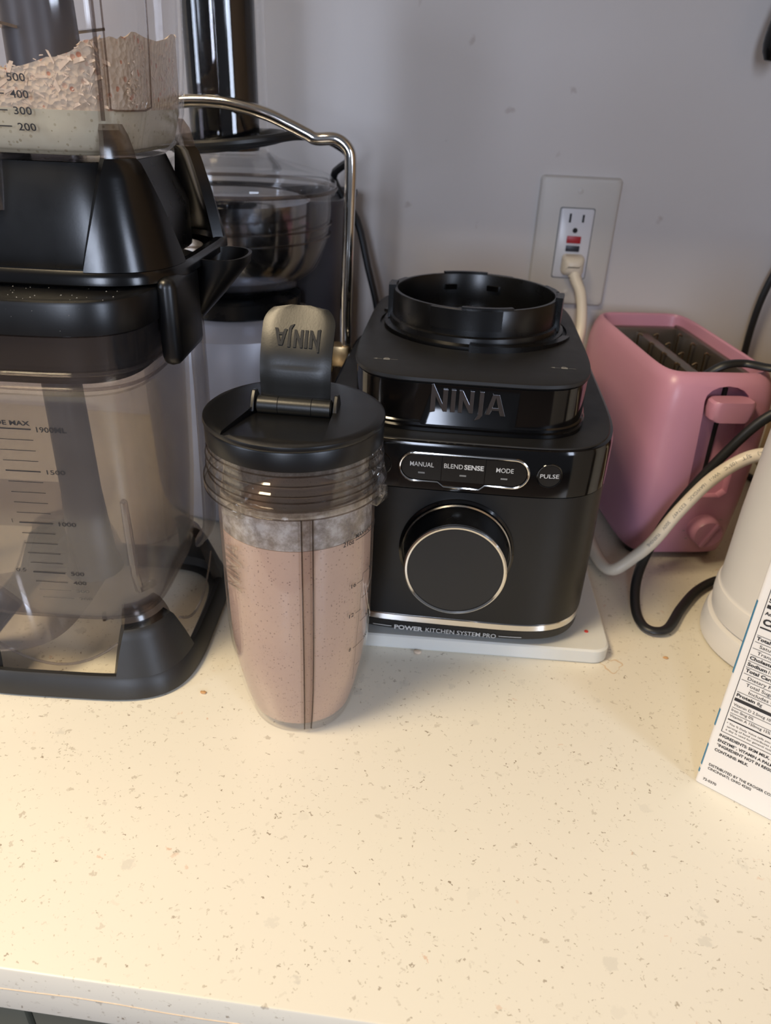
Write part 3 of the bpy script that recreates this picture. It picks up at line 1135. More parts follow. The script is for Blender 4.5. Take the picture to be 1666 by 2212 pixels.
# button row in an oval chrome frame with a notch at the lower edge
FZ, FH, FW = .1350, .0095, .0405
pts = []
for i in range(17):
    a = pi / 2 + pi * i / 16
    pts.append((-FW + FH + FH * cos(a), FZ + FH * sin(a)))
pts += [(-.0160, FZ - FH), (-.0120, FZ - FH - .0030), (.0105, FZ - FH - .0030), (.0140, FZ - FH)]
for i in range(17):
    a = -pi / 2 + pi * i / 16
    pts.append((FW - FH + FH * cos(a), FZ + FH * sin(a)))
pts += [(.01, FZ + FH), (-.012, FZ + FH)]
mp = bmap(.0004)
tube([mp(u, z) for u, z in pts], .0009, 8, closed=True).build('button_frame', 'chrome', B)
mq = bmap(.0, .1001, .1344)


def half_oval(sgn, x_in):
    p = [(x_in, FZ - FH + .0012), (x_in, FZ + FH - .0012)]
    c = []
    for i in range(13):
        a = pi / 2 - pi * i / 12
        c.append((sgn * (FW - FH + (FH - .0012) * cos(a)), FZ + (FH - .0012) * sin(a)))
    return p + c


for nm, poly in (('l', half_oval(-1, -.0142)), ('m', [(-.0138, FZ - FH + .0012), (-.0138, FZ + FH - .0012), (.0132, FZ + FH - .0012), (.0132, FZ - FH + .0012)]), ('r', half_oval(1, .0136))):
    prism(poly, 0, .0007, mq).build('button', 'black_satin', B, 30)
g = G()
mt = bmap(.0009)
put_text(g, 'MANUAL', -.0265, FZ + .0006, .0030, mt, .0150, .004, 'c')
put_text(g, 'BLEND', -.0125, FZ + .0008, .0030, mt, .0118, .004)
put_text(g, 'SENSE', .0001, FZ + .0008, .0030, mt, .0122, .03)
put_text(g, 'MODE', .0255, FZ + .0006, .0030, mt, .0108, .004, 'c')
g.build('button_lettering', 'print_white', B, 0, False)
for u in (-.0265, -.0003, .0255):
    quad(G(), u - .0021, FZ - .0042, u + .0021, FZ - .0031, mt, 1).build('button_light', 'print_grey', B, 0, False)
for u, s in ((.0535, 'PULSE'), (-.0535, None)):
    m2 = bmap(.0002)
    xc = u
    pg = prism([(xc + .0072 * cos(a), FZ + .0072 * sin(a)) for a in [2 * pi * i / 32 for i in range(32)]], 0, .0006, mq)
    btn = pg.build('round_button', 'black_satin', B, 30)
    tube([m2(xc + .0077 * cos(a), FZ + .0077 * sin(a)) for a in [2 * pi * i / 40 for i in range(40)]], .0005, 6, closed=True).build('button_ring', 'black_gloss', btn)
    if s:
        g = G()
        put_text(g, s, xc, FZ - .0013, .0027, mt, .0118, .006, 'c')
        g.build('button_lettering', 'print_white', btn, 0, False)
    else:
        tube([mt(xc + .0032 * cos(a), FZ + .0032 * sin(a)) for a in [2.0 + 5.0 * i / 20 for i in range(20)]], .00025, 6).build('power_symbol', 'print_white', btn)
# raised logo
ml = bmap(.0, .0788, .1158)
lg = logo(G(), -.0248, .1655, .0478, lambda u, w, d: ml(u, .1655 + (w - .1655) * .80, d), -.0005, .0012)
lo = lg.build('logo', 'logo', B, 0)
bv = lo.modifiers.new('bevel', 'BEVEL')
bv.width = .0003
bv.segments = 2
# padlock symbols on the top plate
for k, (px_, py_, flipx) in enumerate(((-.0560, -.0860, 1), (.0600, -.0800, -1))):
    g = G()
    mt2 = lambda u, w: (px_ + u, py_ + w, .1870)
    quad(g, -.0020, -.0016, .0022, .0016, mt2)
    for i in range(8):
        a, b = pi * i / 8, pi * (i + 1) / 8
        ri, ro = .0009, .0015
        g.add([mt2(ri * cos(a), .0016 + ri * sin(a)), mt2(ro * cos(a), .0016 + ro * sin(a)), mt2(ro * cos(b), .0016 + ro * sin(b)), mt2(ri * cos(b), .0016 + ri * sin(b))], [[0, 1, 2, 3]])
    quad(g, .0028, -.0004, .0075, .0000, mt2)
    quad(g, -.0065, -.0004, -.0028, .0000, mt2)
    g.add([mt2(-.0088, -.0002), mt2(-.0062, -.0014), mt2(-.0062, .0011)], [[0, 1, 2]])
    g.build('lock_symbol', 'print_grey', B, 0, False)

# ---------------------------------------------------------------- smoothie cup
CX, CY = -.0862, .3678
CUP = thing('blender_cup', 'clear tapered blender cup with black flip lid, filled with pinkish smoothie', 'cup', (CX, CY, 0))
CPROF = [(0, .0300), (.0008, .0316), (.006, .0335), (.02, .0372), (.0415, .0412), (.06, .0432), (.078, .0445), (.112, .0458), (.1435, .0464), (.166, .0468)]
RIB = radians(-71)


def cup_r(th, z, inset=0.0, rib=True):
    r = interp(CPROF, z)
    for c0 in (radians(-166), radians(14)):
        dd = cos(th - c0)
        if dd > .5: r = min(r, .0425 / dd)
    r -= inset
    if rib:
        dth = (th - RIB + pi) % (2 * pi) - pi
        if abs(dth) < radians(3.4): r += .0011
    return r


def polar(zs, fn, seg=240):
    return [[(fn(2 * pi * i / seg, z) * cos(2 * pi * i / seg), fn(2 * pi * i / seg, z) * sin(2 * pi * i / seg), z) for i in range(seg)] for z in zs]


zs = [0, .0008, .003, .006, .012, .02, .03, .0415, .05, .06, .07, .078, .09, .10, .112, .128, .1435, .155, .166]
outer = polar(zs, lambda t, z: cup_r(t, z))
inner = polar([z for z in zs if z >= .006][::-1], lambda t, z: cup_r(t, z, .0016, False))
loft(outer + inner).build('jar', 'clear_cup', CUP, 25)
# flange, thread bands
lathe([(.0452, .1640), (.0500, .1645), (.0508, .1660), (.0506, .1690), (.0490, .1698), (.0478, .1702), (.0478, .1760), (.0486, .1768), (.0486, .1778), (.0476, .1786), (.0476, .1815), (.0484, .1822), (.0484, .1832), (.0474, .1840),
       (.0474, .1915), (.0455, .1915), (.0455, .1640)], 120, False, False).build('threaded_neck', 'clear_thread', CUP)
for z, r_ in ((.1732, .0480), (.1772, .0487), (.1828, .0485), (.1878, .0477), (.1648, .0503), (.1694, .0504)):
    tube([(r_ * cos(2 * pi * i / 96), r_ * sin(2 * pi * i / 96), z) for i in range(96)], .00045, 6, closed=True).build('thread_ridge', 'clear_rib', CUP)
for a in (-113, -23, 67, 157):
    R = Matrix.Rotation(radians(a), 3, 'Z')
    rr_ = R @ Vector((.0523, 0, 0))
    box(rr_.x, rr_.y, .1668, .0034, .0058, .0020, .0006, 2, R).build('lock_tab', 'clear_thread', CUP)
    r3 = R @ Vector((.0535, .0030, 0))
    box(r3.x, r3.y, .1700, .0020, .0026, .0030, .0005, 2, R).build('lock_tab_stop', 'clear_thread', CUP)


def cmap(th, z, d=0.0):
    r = cup_r(th, z, 0, False) + .00025 + d
    return (r * cos(th), r * sin(th), z)


g = G()
cu = lambda u, z: cmap(radians(-25.5) + u / .0455, z)
quad(g, -.00015, .036, .00015, .1173, cu)
for z in (.1173, .1000, .0830, .0655, .0480):
    quad(g, 0, z - .00018, .0055, z + .00018, cu, 2)
for z in (.1130, .0920, .0655):
    quad(g, -.0052, z - .00018, 0, z + .00018, cu, 2)
put_text(g, '16', -.0098, .1118, .0026, cu, .0038, .014)
put_text(g, '12', -.0104, .0908, .0026, cu, .0038, .014)
put_text(g, '8', -.0088, .0645, .0026, cu, None, .014)
for s, z in (('500', .1175), ('400', .1003), ('300', .0833), ('200', .0658)):
    put_text(g, s, .0063, z - .0012, .0024, cu, .0058, .014)
put_text(g, '21oz', -.0162, .1416, .0030, cu, .0073, .014)
quad(g, -.0078, .1427, .0165, .1432, cu, 8)
put_text(g, 'MAX LIQUID FILL', -.0076, .1440, .0026, cu, .0240, .012)
g.build('scale_print', 'print_scale', CUP, 0, False)
em = logo(G(), 0, 0, .030, lambda u, w, d: cmap(radians(-121) + u / .0455, .110 + w, d), -.0002, .0003, rot90=True)
em.build('embossed_logo', 'clear_thread', CUP, 0)
for a in (-74.6, -67.4):
    tube([cmap(radians(a), z, .0002) for z in (.004, .012, .02, .03, .0415, .06, .078, .10, .12, .1435, .163)], .00042, 6).build('rib_edge', 'clear_line', CUP)
g = G()
zz_ = [.004, .012, .02, .03, .0415, .06, .078, .10, .12, .1435, .163]
for z0, z1 in zip(zz_, zz_[1:]):
    g.add([cmap(radians(-74.6), z0, .0003), cmap(radians(-67.4), z0, .0003), cmap(radians(-67.4), z1, .0003), cmap(radians(-74.6), z1, .0003)], [[0, 1, 2, 3]])
g.build('rib', 'clear_ribface', CUP, 60, False)
# lid
LID = lathe([(.0450, .1905), (.0472, .1900), (.0480, .1906), (.0482, .2000), (.0478, .2008), (.0484, .2012), (.0488, .2022), (.0484, .2040), (.0470, .2050), (.0440, .2052), (.02, .2054), (.001, .2054)], 128).build('lid', 'lid_black', CUP)
cut = prism([(-.0285, -.0400), (-.0150, -.0410), (.0, -.0412), (.0130, -.0410), (.0215, -.0400), (.0225, -.0385), (.0205, .0105), (-.0205, .0105), (-.0290, -.0380)], 0, 1,
            lambda u, w, d: (u, w, .2010 + (1 - d) * 0 + d * .01 + (0 if d else (.0 + .0035 * max(0, -w - .030) / .011))))
boolean(LID, cut)
for s in (-1, 1):
    pg = prism([(-.004, .2030), (.0115, .2030), (.0100, .2085), (.0070, .2125), (.0030, .2130), (-.0005, .2095)], 0, .0024, lambda u, w, d: (s * (.0212 + d) - .0005, u, w))
    ho = pg.build('hinge_post', 'lid_black', CUP)
    bv = ho.modifiers.new('bevel', 'BEVEL')
    bv.width = .0005
    bv.segments = 2
xf(lathe([(.0038, -.0205), (.0050, -.0196), (.0050, -.0088), (.0048, -.0086), (.0050, -.0084), (.0050, .0094), (.0048, .0096), (.0050, .0098), (.0050, .0196), (.0038, .0205)], 28), lambda x, y, z: (z - .0005, .0020 + y, .2055 + x)).build('hinge_barrel', 'flap_black', CUP)
# upright flap: stands at the hinge, then bends back, rounded upper corners
path = spline([(.0050, .2062), (.0048, .2140), (.0050, .2220), (.0068, .2300), (.0112, .2385), (.0166, .2460), (.0222, .2530)], 6)[:]
path = spline([(0, a, b) for a, b in [(.0050, .2062), (.0046, .2140), (.0048, .2220), (.0072, .2305), (.0122, .2392), (.0178, .2468), (.0236, .2540)]], 6)
nP = len(path)
W0 = .0188
rows_f, rows_b = [], []
tot = .0545
acc = 0
for i, p in enumerate(path):
    if i: acc += (path[i] - path[i - 1]).length
    t_ = (path[min(i + 1, nP - 1)] - path[max(i - 1, 0)]).normalized()
    nn = Vector((0, -t_.z, t_.y))            # towards viewer / up
    rem = max(0.0, 1.0 - acc / .0545) * .0545
    R_ = .0125
    w = W0 + .0008 * (acc / tot)
    if rem < R_:
        w = w - R_ + sqrt(max(0, R_ ** 2 - (R_ - rem) ** 2)) + .0
        w = max(w, .0060)
    if i == nP - 1: w = .0066
    rf, rb = [], []
    for k in range(13):
        s_ = -1 + 2 * k / 12
        x_ = w * s_
        edge = .0013 * (abs(s_) ** 6)
        dish = .0009 * (1 - s_ * s_) * (1 if acc > .02 else .3)
        pf = p + nn * (.0017 - edge - dish)
        pb = p - nn * (.0020 - edge)
        rf.append((x_ - .0005, pf.y, pf.z))
        rb.append((x_ - .0005, pb.y, pb.z))
    rows_f.append(rf)
    rows_b.append(rb)
loft([a + b[::-1] for a, b in zip(rows_f, rows_b)]).build('flap', 'flap_black', CUP, 40)
FLAP = CUP.children[-1]
cum = [0]
for i in range(1, nP): cum.append(cum[-1] + (path[i] - path[i - 1]).length)


def flap_map(u, s_, d=0.0):
    i = 0
    while i < nP - 2 and cum[i + 1] < s_: i += 1
    p = path[i].lerp(path[i + 1], (s_ - cum[i]) / (cum[i + 1] - cum[i]))
    t_ = (path[i + 1] - path[i]).normalized()
    nn = Vector((0, -t_.z, t_.y))
    q = p + nn * (.0017 - .0009 * (1 - (u / W0) ** 2) + d)
    return (u - .0005, q.y, q.z)


lg = logo(G(), .0122, .0395, .0245, lambda u, w, d: flap_map(u, w, d), -.0010, .0006, flip=True)
lg.build('flap_logo', 'dark_hole', FLAP, 0)

SM = thing('smoothie', 'pinkish beige smoothie with dark specks filling the clear cup', 'smoothie', (CX, CY, 0))
zs = [.0080, .012, .02, .03, .0415, .05, .06, .07, .078, .09, .10, .112, .128, .1425]
so = polar(zs, lambda t, z: cup_r(t, z, .00175, False))
tp = polar([.1424], lambda t, z: cup_r(t, z, .012, False)) + polar([.1420], lambda t, z: .004)
loft(so + tp).build('liquid', 'smoothie', SM, 60)
fo = polar([.1428, .150, .158, .1665], lambda t, z: cup_r(t, z, .00185, False))
fi = polar([.1665, .158, .150, .1428], lambda t, z: cup_r(t, z, .0023, False))
loft(fo + fi, False, False).build('residue_film', 'film', SM, 60)

# ---------------------------------------------------------------- toaster
TR = radians(10)
T = thing('toaster', 'pink two slot toaster with lever and knob, standing against the wall', 'toaster', (.1888, .6850, 0), TR)


def tse(hx, hy, z, n=6.5):
    return se_ring(hx, hy, n, z, 128)


tb = loft([tse(.0440, .0940, .0060), tse(.0462, .0965, .0080), tse(.0475, .0985, .016), tse(.0505, .1020, .06), tse(.0525, .1038, .11), tse(.0527, .1040, .138), tse(.0518, .1030, .152), tse(.0495, .1005, .1630),
           tse(.0470, .0970, .1692), tse(.0448, .0940, .1714, 6.5), tse(.0432, .0905, .1716, 8), tse(.0422, .0892, .1706, 9), tse(.0418, .0886, .1680, 9), tse(.0418, .0886, .110, 9)]).build('body', 'pink', T)
# lever recess
pts = [(-.0175, .0700), (-.0185, .150)]
for i in range(9):
    a = pi - pi * i / 8
    pts.append((.0185 * cos(a), .1520 + .0115 * sin(a)))
pts += [(.0185, .150), (.0175, .0700), (.0120, .0660), (-.0120, .0660)]
rc = prism(pts, -.12, -.0905, lambda u, w, d: (u + .006 + (.12 - w) * .05, d + (.004 * max(0, (.085 - w) / .02) if d > -.1 else 0) * -1, w))
boolean(tb, rc)
box(.0062, -.0915, .120, .0016, .0022, .040, .0005).build('lever_slot', 'dark_hole', T)
lv = loft([[(x_, y_, z_) for x_, y_, z_ in rr_ring(.0182 - i_, .0085, .006, .1470 + zz, 8, .0065, -.1060)] for zz, i_ in ((-.0088, .0035), (-.0070, .0012), (0, 0), (.0060, .0004), (.0078, .0022))])
lev_o = lv.build('lever', 'pink', T)
box(.0065, -.0940, .1475, .0032, .0050, .0050, .001).build('lever_stem', 'pink', lev_o)
kn = xf(lathe([(.0128, .098), (.0135, .100), (.0130, .112), (.0118, .1138), (.0030, .1142)], 48), lambda x, y, z: (x + .0140, -z, .0355 + y)).build('knob', 'pink', T)
box(.0140, -.1148, .0355, .0016, .0016, .0122, .0008, 2, Matrix.Rotation(.5, 3, 'Y')).build('knob_grip', 'pink', kn)
for a in (-130, -100, 140, 100, 60):
    ra = radians(a)
    G().add([(.0140 + .0165 * sin(ra) - .0012, -.1018, .0355 + .0165 * cos(ra)), (.0140 + .0165 * sin(ra) + .0012, -.1018, .0355 + .0165 * cos(ra)), (.0140 + .0165 * sin(ra) + .0012, -.1018, .0355 + .0165 * cos(ra) + .0006), (.0140 + .0165 * sin(ra) - .0012, -.1018, .0355 + .0165 * cos(ra) + .0006)], [[0, 1, 2, 3]]).build('knob_mark', 'print_grey', T, 0, False)
for sx in (-1, 1):
    for sy in (-1, 1):
        lathe([(.007, 0), (.008, .001), (.008, .007)], 16, c=(sx * .032, sy * .078)).build('foot', 'black_matte', T)
# steel liner with two slots, divider and guide wires
g = G()
for x0, x1, zt in ((-.0416, -.0360, .162), (-.0050, .0050, .157), (.0360, .0416, .162)):
    b = box((x0 + x1) / 2, 0, (.112 + zt) / 2, (x1 - x0) / 2, .0880, (zt - .112) / 2, .0012)
    g.add(b.v, b.f)
for y0 in (-.083, .083):
    b = box(0, y0, .136, .0410, .0050, .0240, .0012)
    g.add(b.v, b.f)
b = box(0, 0, .1112, .0410, .087, .0010)
g.add(b.v, b.f)
g.build('slot_liner', 'toaster_in', T, 30)
for sx in (-1, 1):
    for k in range(5):
        y0 = -.060 + k * .030
        for sd in (-1, 1):
            xc = sx * .0200 + sd * .0105
            tube(spline([(xc + sd * .004, y0, .1575), (xc, y0, .1590), (xc, y0, .150), (xc, y0, .114)], 4), .0009, 6).build('guide_wire', 'toaster_wire', T)

# ---------------------------------------------------------------- outlet, plug and cords
OX, OZ = .1018, .22805
O = thing('wall_outlet', 'almond wall plate with white test and reset outlet', 'outlet', (OX, WALL_Y, OZ))
pl = loft([rr_ring(.0397 - i_, .0619 - i_, .004, z, 6) for z, i_ in ((0, 0), (.0035, .0002), (.0058, .0018), (.0064, .0040))])
xf(pl, lambda x, y, z: (x, -z, y)).build('wall_plate', 'plate', O)
IZ = -.0005
ins = xf(loft([rr_ring(.0165 - i_, .0335 - i_, .002, z, 6) for z, i_ in ((.004, 0), (.0078, .0002), (.0084, .0010))]), lambda x, y, z: (x, -z, y + IZ)).build('receptacle', 'socket', O)
xf(loft([rr_ring(.0173, .0343, .002, z, 6) for z in (.0050, .0066)]), lambda x, y, z: (x, -z, y + IZ)).build('receptacle_gap', 'print_grey', O)
for dx, hh in ((-.0064, .0042), (.0064, .0036)):
    box(dx, -.0084, IZ + .0245, .0010, .0004, hh).build('blade_slot', 'dark_hole', ins, 0)
xf(lathe([(.0025, .0080), (.0025, .0088)], 16), lambda x, y, z: (x, -z, y + IZ + .0130)).build('ground_hole', 'dark_hole', ins, 0)
box(0, -.0088, IZ + .0042, .0070, .0012, .0034, .0005).build('reset_button', 'red', O)
box(0, -.0088, IZ - .0044, .0068, .0012, .0028, .0005).build('test_button', 'blue_black', O)
for zz in (.0490, -.0490):
    xf(lathe([(.0030, .0060), (.0028, .0070), (.0010, .0073)], 16), lambda x, y, z: (x, -z, y + zz)).build('screw', 'plate', O)

WC = thing('power_cord', 'thick white cord plugged into the outlet, arching in front of the toaster', 'cord', (0, 0, 0))
PX, PZ = .1035, .2085
pg = loft([rr_ring(.0110 - i_, .0095 - i_, .004, z, 6) for z, i_ in ((0, 0), (.010, 0), (.016, .0010), (.019, .0030), (.0205, .0060))])
xf(pg, lambda x, y, z: (PX + x, WALL_Y - .0088 - z, PZ + y)).build('plug', 'cord_white', WC)
for k in range(4):
    lathe([(.0060 - k * .0003, 0), (.0064 - k * .0003, .0008), (.0060 - k * .0003, .0016)], 16)
    r_ = .0066 - .0004 * k
    c0 = Vector((PX + .0025 + .0014 * k, WALL_Y - .0240 - .0012 * k, PZ - .0075 - .0030 * k))
    tube([c0, c0 + Vector((.0004, -.0006, -.0020))], r_, 14).build('strain_ring', 'cord_white', WC)
wp = [(PX + .001, WALL_Y - .022, PZ - .003), (PX + .004, WALL_Y - .028, PZ - .012), (.1140, .783, .1830), (.1175, .772, .1555), (.1140, .757, .125), (.1120, .748, .06), (.1160, .738, .0085), (.1245, .70, .0062),
      (.1290, .64, .0058), (.1310, .59, .0058), (.1355, .562, .0064), (.1425, .5480, .0095), (.1530, .5470, .0190), (.1690, .5475, .0395), (.1835, .5480, .0695), (.2020, .5480, .1005), (.2230, .5480, .1205), (.2430, .5475, .1255), (.2620, .5475, .1185),
      (.2790, .5500, .0950), (.2900, .5520, .0600), (.2960, .5550, .0200), (.3000, .5620, .0060), (.3060, .60, .0056)]
wpath = spline(wp, 8)
WR = .0052
tube(wpath, WR, 16).build('cable', 'cord_white', WC)
# printed legend running down the arch
seg = wpath[8 * 12:8 * 17 + 1][::-1]
cumw = [0]
for i in range(1, len(seg)): cumw.append(cumw[-1] + (seg[i] - seg[i - 1]).length)
camp = Vector((0, 0, CAMH))


def cord_map(u, w):
    u = min(max(u, 0), cumw[-1] - 1e-5)
    i = 0
    while i < len(seg) - 2 and cumw[i + 1] < u: i += 1
    p = seg[i].lerp(seg[i + 1], (u - cumw[i]) / (cumw[i + 1] - cumw[i]))
    t_ = (seg[i + 1] - seg[i]).normalized()
    n0 = Vector((-.25, -.80, .55))
    n0 = (n0 - t_ * n0.dot(t_)).normalized()
    b_ = n0.cross(t_)
    a = w / WR
    return tuple(p + (n0 * cos(a) + b_ * sin(a)) * (WR + .00015))


g = G()
ucur = .006
for s, wd in (('(UL)', .0075), ('SJT', .0065), ('105°C', .0095), ('VW-1', .0085), ('16AWGX3C', .0175), ('E257497', .0145), ('300V', .0085), ('YUENSHE', .0150)):
    if ucur + wd > cumw[-1]: break
    put_text(g, s, ucur, -.0012, .0024, cord_map, wd, .0)
    ucur += wd + .0042
g.build('cable_print', 'print_grey', WC, 0, False)

# flat black cord looping from the white appliance over the toaster
bp = [(.2560, .5530, .0060), (.2440, .5560, .0050), (.2307, .5540, .0048), (.2100, .5350, .0046), (.1916, .5080, .0046), (.1760, .4800, .0046), (.1650, .4740, .0046), (.1565, .4800, .0046), (.1540, .4980, .0060), (.1575, .5250, .0130),
      (.1665, .5480, .0250), (.1810, .5640, .0520), (.1960, .5680, .0815), (.2155, .5690, .1160), (.2345, .5680, .1445), (.2600, .5660, .1660), (.2720, .5760, .1790), (.2560, .5900, .1815), (.2405, .5950, .1780), (.2250, .6080, .1765), (.2080, .6040, .1750), (.1960, .6060, .1650), (.1900, .6140, .1540)]
tag(tube(spline(bp, 8), .0028, 12, .0040, up=(0, 0, 1)).build('power_cord', 'cord_black'), 'flat black cord looping on the worktop and up across the pink toaster', 'cord')
kp = [(.3250, .806, .30), (.3080, .806, .235), (.2980, .806, .195), (.2945, .806, .160), (.2950, .806, .120), (.298, .804, .06), (.302, .802, .012), (.312, .79, .0045), (.33, .76, .0040)]
tag(tube(spline(kp, 6), .0036, 10).build('power_cord', 'cord_black'), 'thin black cord hanging against the wall behind the toaster', 'cord')

# ---------------------------------------------------------------- white appliance at right edge
KX, KY = .2635, .4815
K = thing('kettle', 'white round appliance with stepped flared base, cut off by right edge', 'appliance', (KX, KY, 0))
lathe([(.0580, 0), (.0615, .0015), (.0620, .006), (.0612, .016), (.0600, .0200), (.0580, .0212), (.0570, .0215)], 72).build('power_base', 'white_plastic', K)
lathe([(.0560, .0215), (.0578, .0230), (.0590, .0330), (.0588, .0415), (.0580, .0440), (.0572, .0446), (.0568, .0452), (.0566, .0470), (.0560, .10), (.0535, .16), (.0500, .215), (.0490, .220), (.040, .228), (.012, .232)], 72).build('body', 'white_plastic', K)
tube(spline([(.030, -.038, .205), (.042, -.070, .205), (.046, -.082, .18), (.044, -.080, .12), (.038, -.068, .075), (.030, -.046, .065)], 6), .009, 12, .012).build('handle', 'white_plastic', K)
lathe([(.012, .231), (.013, .240), (.010, .246), (.003, .247)], 24).build('lid_knob', 'white_plastic', K)

# ---------------------------------------------------------------- milk carton
CT = thing('milk_carton', 'white milk carton with black nutrition panel at the right edge', 'carton', (.1614, .3334, 0), atan2(-.532, .847))
SZ = .0955
loft([rr_ring(SZ / 2 - i_, SZ / 2 - i_, .0016, z, 5, SZ / 2, SZ / 2) for z, i_ in ((0, .0010), (.0012, 0), (.1900, 0))]).build('body', 'carton', CT, 30)
gv = [(0, 0, .19), (SZ, 0, .19), (SZ, SZ, .19), (0, SZ, .19), (0, SZ / 2, .235), (SZ, SZ / 2, .235)]
G().add(gv, [[0, 1, 5, 4], [2, 3, 4, 5], [0, 4, 3], [1, 2, 5], [3, 2, 1, 0]]).build('gable', 'carton', CT, 0)
box(SZ / 2, SZ / 2, .245, SZ / 2, .0012, .011).build('top_fin', 'carton', CT, 0)
xf(lathe([(.016, 0), (.0165, .010), (.0155, .012), (.004, .0125)], 32), lambda x, y, z: (SZ / 2 + x, .020 + y * .73 - z * .68, .2105 + y * .68 + z * .73)).build('screw_cap', 'white_plastic', CT)
cm = lambda u, w: (u / 1000, -.00025, w / 1000)
g = G()
B_ = .03
for s, u, w, cap, bold, wid in (
        ('72-0370', 3.9, 5.1, 1.75, .012, 7.6), ('CINCINNATI, OHIO 45202', 4.5, 14.3, 1.75, .012, 24.4), ('DISTRIBUTED BY THE KROGER CO.', 4.4, 17.3, 1.75, .012, 34.6),
        ('CONTAINS: MILK.', 4.6, 29.7, 1.85, .025, 18.6), ('*INGREDIENT NOT IN REGULAR MILK.', 4.7, 33.7, 1.85, .025, 41.0), ('ENZYME*, VITAMIN A PALMITATE,', 4.6, 37.2, 1.85, .025, 37.0),
        ('INGREDIENTS: SKIM MILK, LACTASE', 4.5, 41.2, 1.85, .025, 37.5),
        ('a day is used for general nutrition advice.', 6.5, 47.0, 1.25, 0, 35), ('serving of food contributes to a daily diet. 2,000', 6.6, 49.3, 1.25, 0, 40), ('* The % Daily Value tells you how much a nutrient', 5.8, 51.7, 1.25, 0, 41),
        ('Vitamin A 150mcg 15%', 6.0, 57.4, 1.75, 0, 21.5), ('Iron 0mg 0%', 6.0, 61.5, 1.75, 0, 11.6), ('Vitamin D 2.5mcg 10%', 6.0, 65.6, 1.75, 0, 21.0), ('•  Potassium 410mg 8%', 31, 61.5, 1.75, 0, 24), ('•  Calcium 290mg 20%', 31, 65.6, 1.75, 0, 24),
        ('Protein', 5.9, 72.4, 2.0, B_, 9.6), ('8g', 16.6, 72.4, 2.0, 0, None), ('Includes 0g Added Sugars', 11.1, 76.6, 2.0, 0, 33), ('Total Sugars 12g', 8.6, 81.0, 2.0, 0, 22),
        ('Dietary Fiber 0g', 8.3, 85.4, 2.0, 0, 21), ('Total Carbohydrate', 6.0, 90.0, 2.0, B_, 26), ('13g', 33, 90.0, 2.0, 0, None), ('Sodium', 5.9, 94.3, 2.0, B_, 9.8), ('105mg', 16.6, 94.3, 2.0, 0, None),
        ('Cholesterol', 5.9, 98.6, 2.0, B_, 15.2), ('5mg', 22, 98.6, 2.0, 0, None), ('Trans Fat 0g', 8.5, 102.9, 2.0, 0, 16.5), ('Saturated Fat 0g', 8.5, 107.2, 2.0, 0, 22), ('Total Fat', 5.9, 111.6, 2.0, B_, 12), ('0g', 18.8, 111.6, 2.0, 0, None),
        ('Calories', 6.1, 121.8, 3.6, .04, 18.5), ('90', 70, 121.8, 5.2, .04, None), ('Amount per serving', 5.7, 127.9, 1.9, B_, 22), ('Serving size', 5.6, 135.6, 2.3, B_, 16), ('1 cup (240mL)', 60, 135.6, 2.3, B_, 20),
        ('8 servings per container', 5.6, 139.6, 2.1, 0, 30), ('Nutrition Facts', 5.6, 145.5, 5.0, .04, 60)):
    put_text(g, s, u, w, cap, cm, wid, bold)
XR = 88
for u0, w, th in ((4.9, 45.1, .3), (5.8, 55.2, .75), (5.8, 60.0, .25), (5.8, 64.1, .25), (5.6, 75.5, .25), (11.1, 79.7, .25), (5.6, 84.2, .25), (5.6, 88.6, .25), (5.6, 93.0, .25), (5.6, 97.3, .25), (5.6, 101.6, .25), (5.6, 105.9, .25),
                  (5.6, 110.2, .25), (5.6, 114.5, .25), (5.6, 119.6, .85), (5.6, 144.0, .25), (4.9, 152.0, .3)):
    quad(g, u0, w - th / 2, XR, w + th / 2, cm)
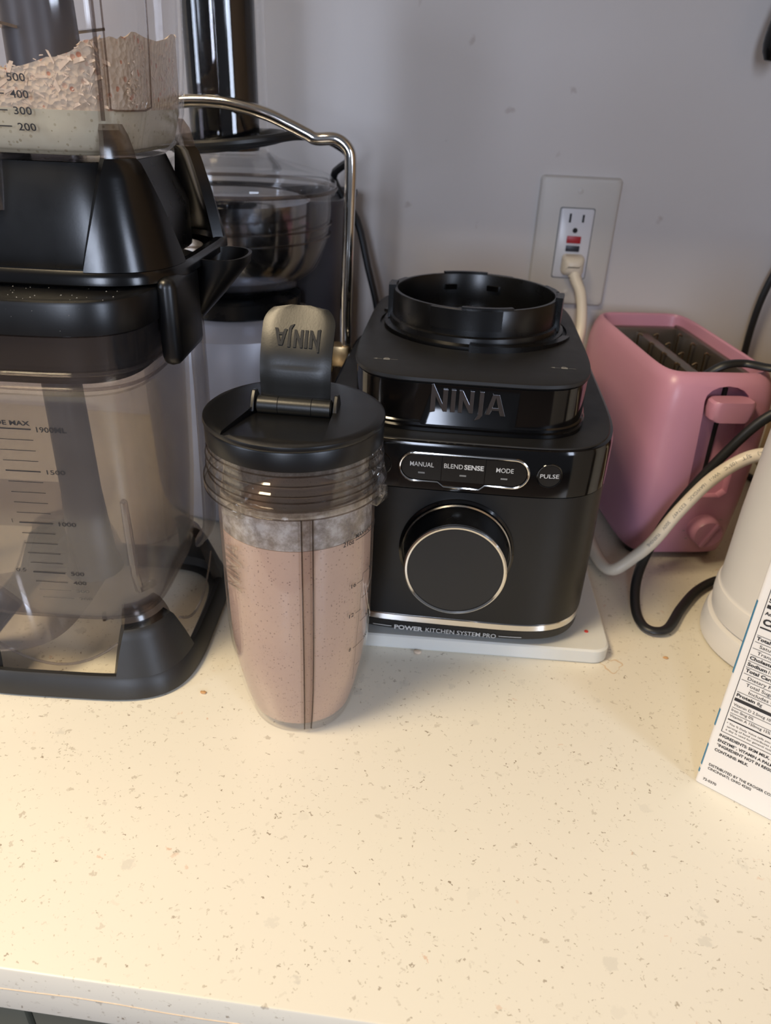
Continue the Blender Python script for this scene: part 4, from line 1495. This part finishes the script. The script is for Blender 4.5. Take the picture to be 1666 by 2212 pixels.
for w0 in (69.0, 131.9):
    quad(g, 5.6, w0, XR, w0 + 2.1, cm)
quad(g, 4.55, 45.0, 4.85, 152.1, cm)
quad(g, XR, 45.0, XR + .3, 152.1, cm)
g.build('nutrition_print', 'print_dark', CT, 0, False)
for z0, z1 in ((.0090, .0120), (.0150, .0320), (.0465, .0590), (.0855, .1340)):
    v = []
    for z in (z0, z1):
        for k in range(5):
            a = pi + (pi / 2) * (.15 + .85 * k / 4) * .7
            v.append((.0016 + .00175 * cos(a), .0016 + .00175 * sin(a), z))
    G().add(v, [[k, k + 1, 5 + k + 1, 5 + k] for k in range(4)]).build('corner_print', 'blue', CT, 0, False)

# ---------------------------------------------------------------- black handle end hanging at the top right
HA = thing('hanging_handle', 'black rounded handle end hanging beside the wall at top right', 'handle', (.2545, .780, .56))
hp = spline([(.020, 0, 0), (.014, 0, -.05), (.000, 0, -.100), (-.0105, 0, -.136), (-.0155, 0, -.1700)], 6)
tube([p for p in hp], [.0105] * (len(hp) - 4) + [.0104, .0098, .0082, .0045], 18, None).build('grip', 'black_satin', HA)
lathe([(.012, -.004), (.012, 0)], 20, c=(.020, 0)).build('mount', 'black_matte', HA)

# ---------------------------------------------------------------- loose crumbs
for (x_, y_, s_, lab) in ((-.1515, .3610, .0016, 'tan crumb on the worktop between the pitcher and the cup'),
                          (.1680, .4480, .0014, 'small tan crumb on the worktop in front of the cord loop'),
                          (-.0130, .4250, .0022, 'pale crumb at the front edge of the cutting board')):
    rd2 = random.Random(int(x_ * 1e4))
    bm = bmesh.new()
    bmesh.ops.create_icosphere(bm, subdivisions=2, radius=1)
    g = G()
    bm.verts.index_update()
    g.add([(x_ + v.co.x * s_ * 1.5 * rd2.uniform(.7, 1.1), y_ + v.co.y * s_ * rd2.uniform(.7, 1.1), s_ * .45 + v.co.z * s_ * .5 * rd2.uniform(.8, 1.0)) for v in bm.verts], [[v.index for v in f.verts] for f in bm.faces])
    bm.free()
    tag(g.build('crumb', 'flake' if 'pale' in lab else 'tan', None, 60), lab, 'crumb', 'crumbs on the worktop')
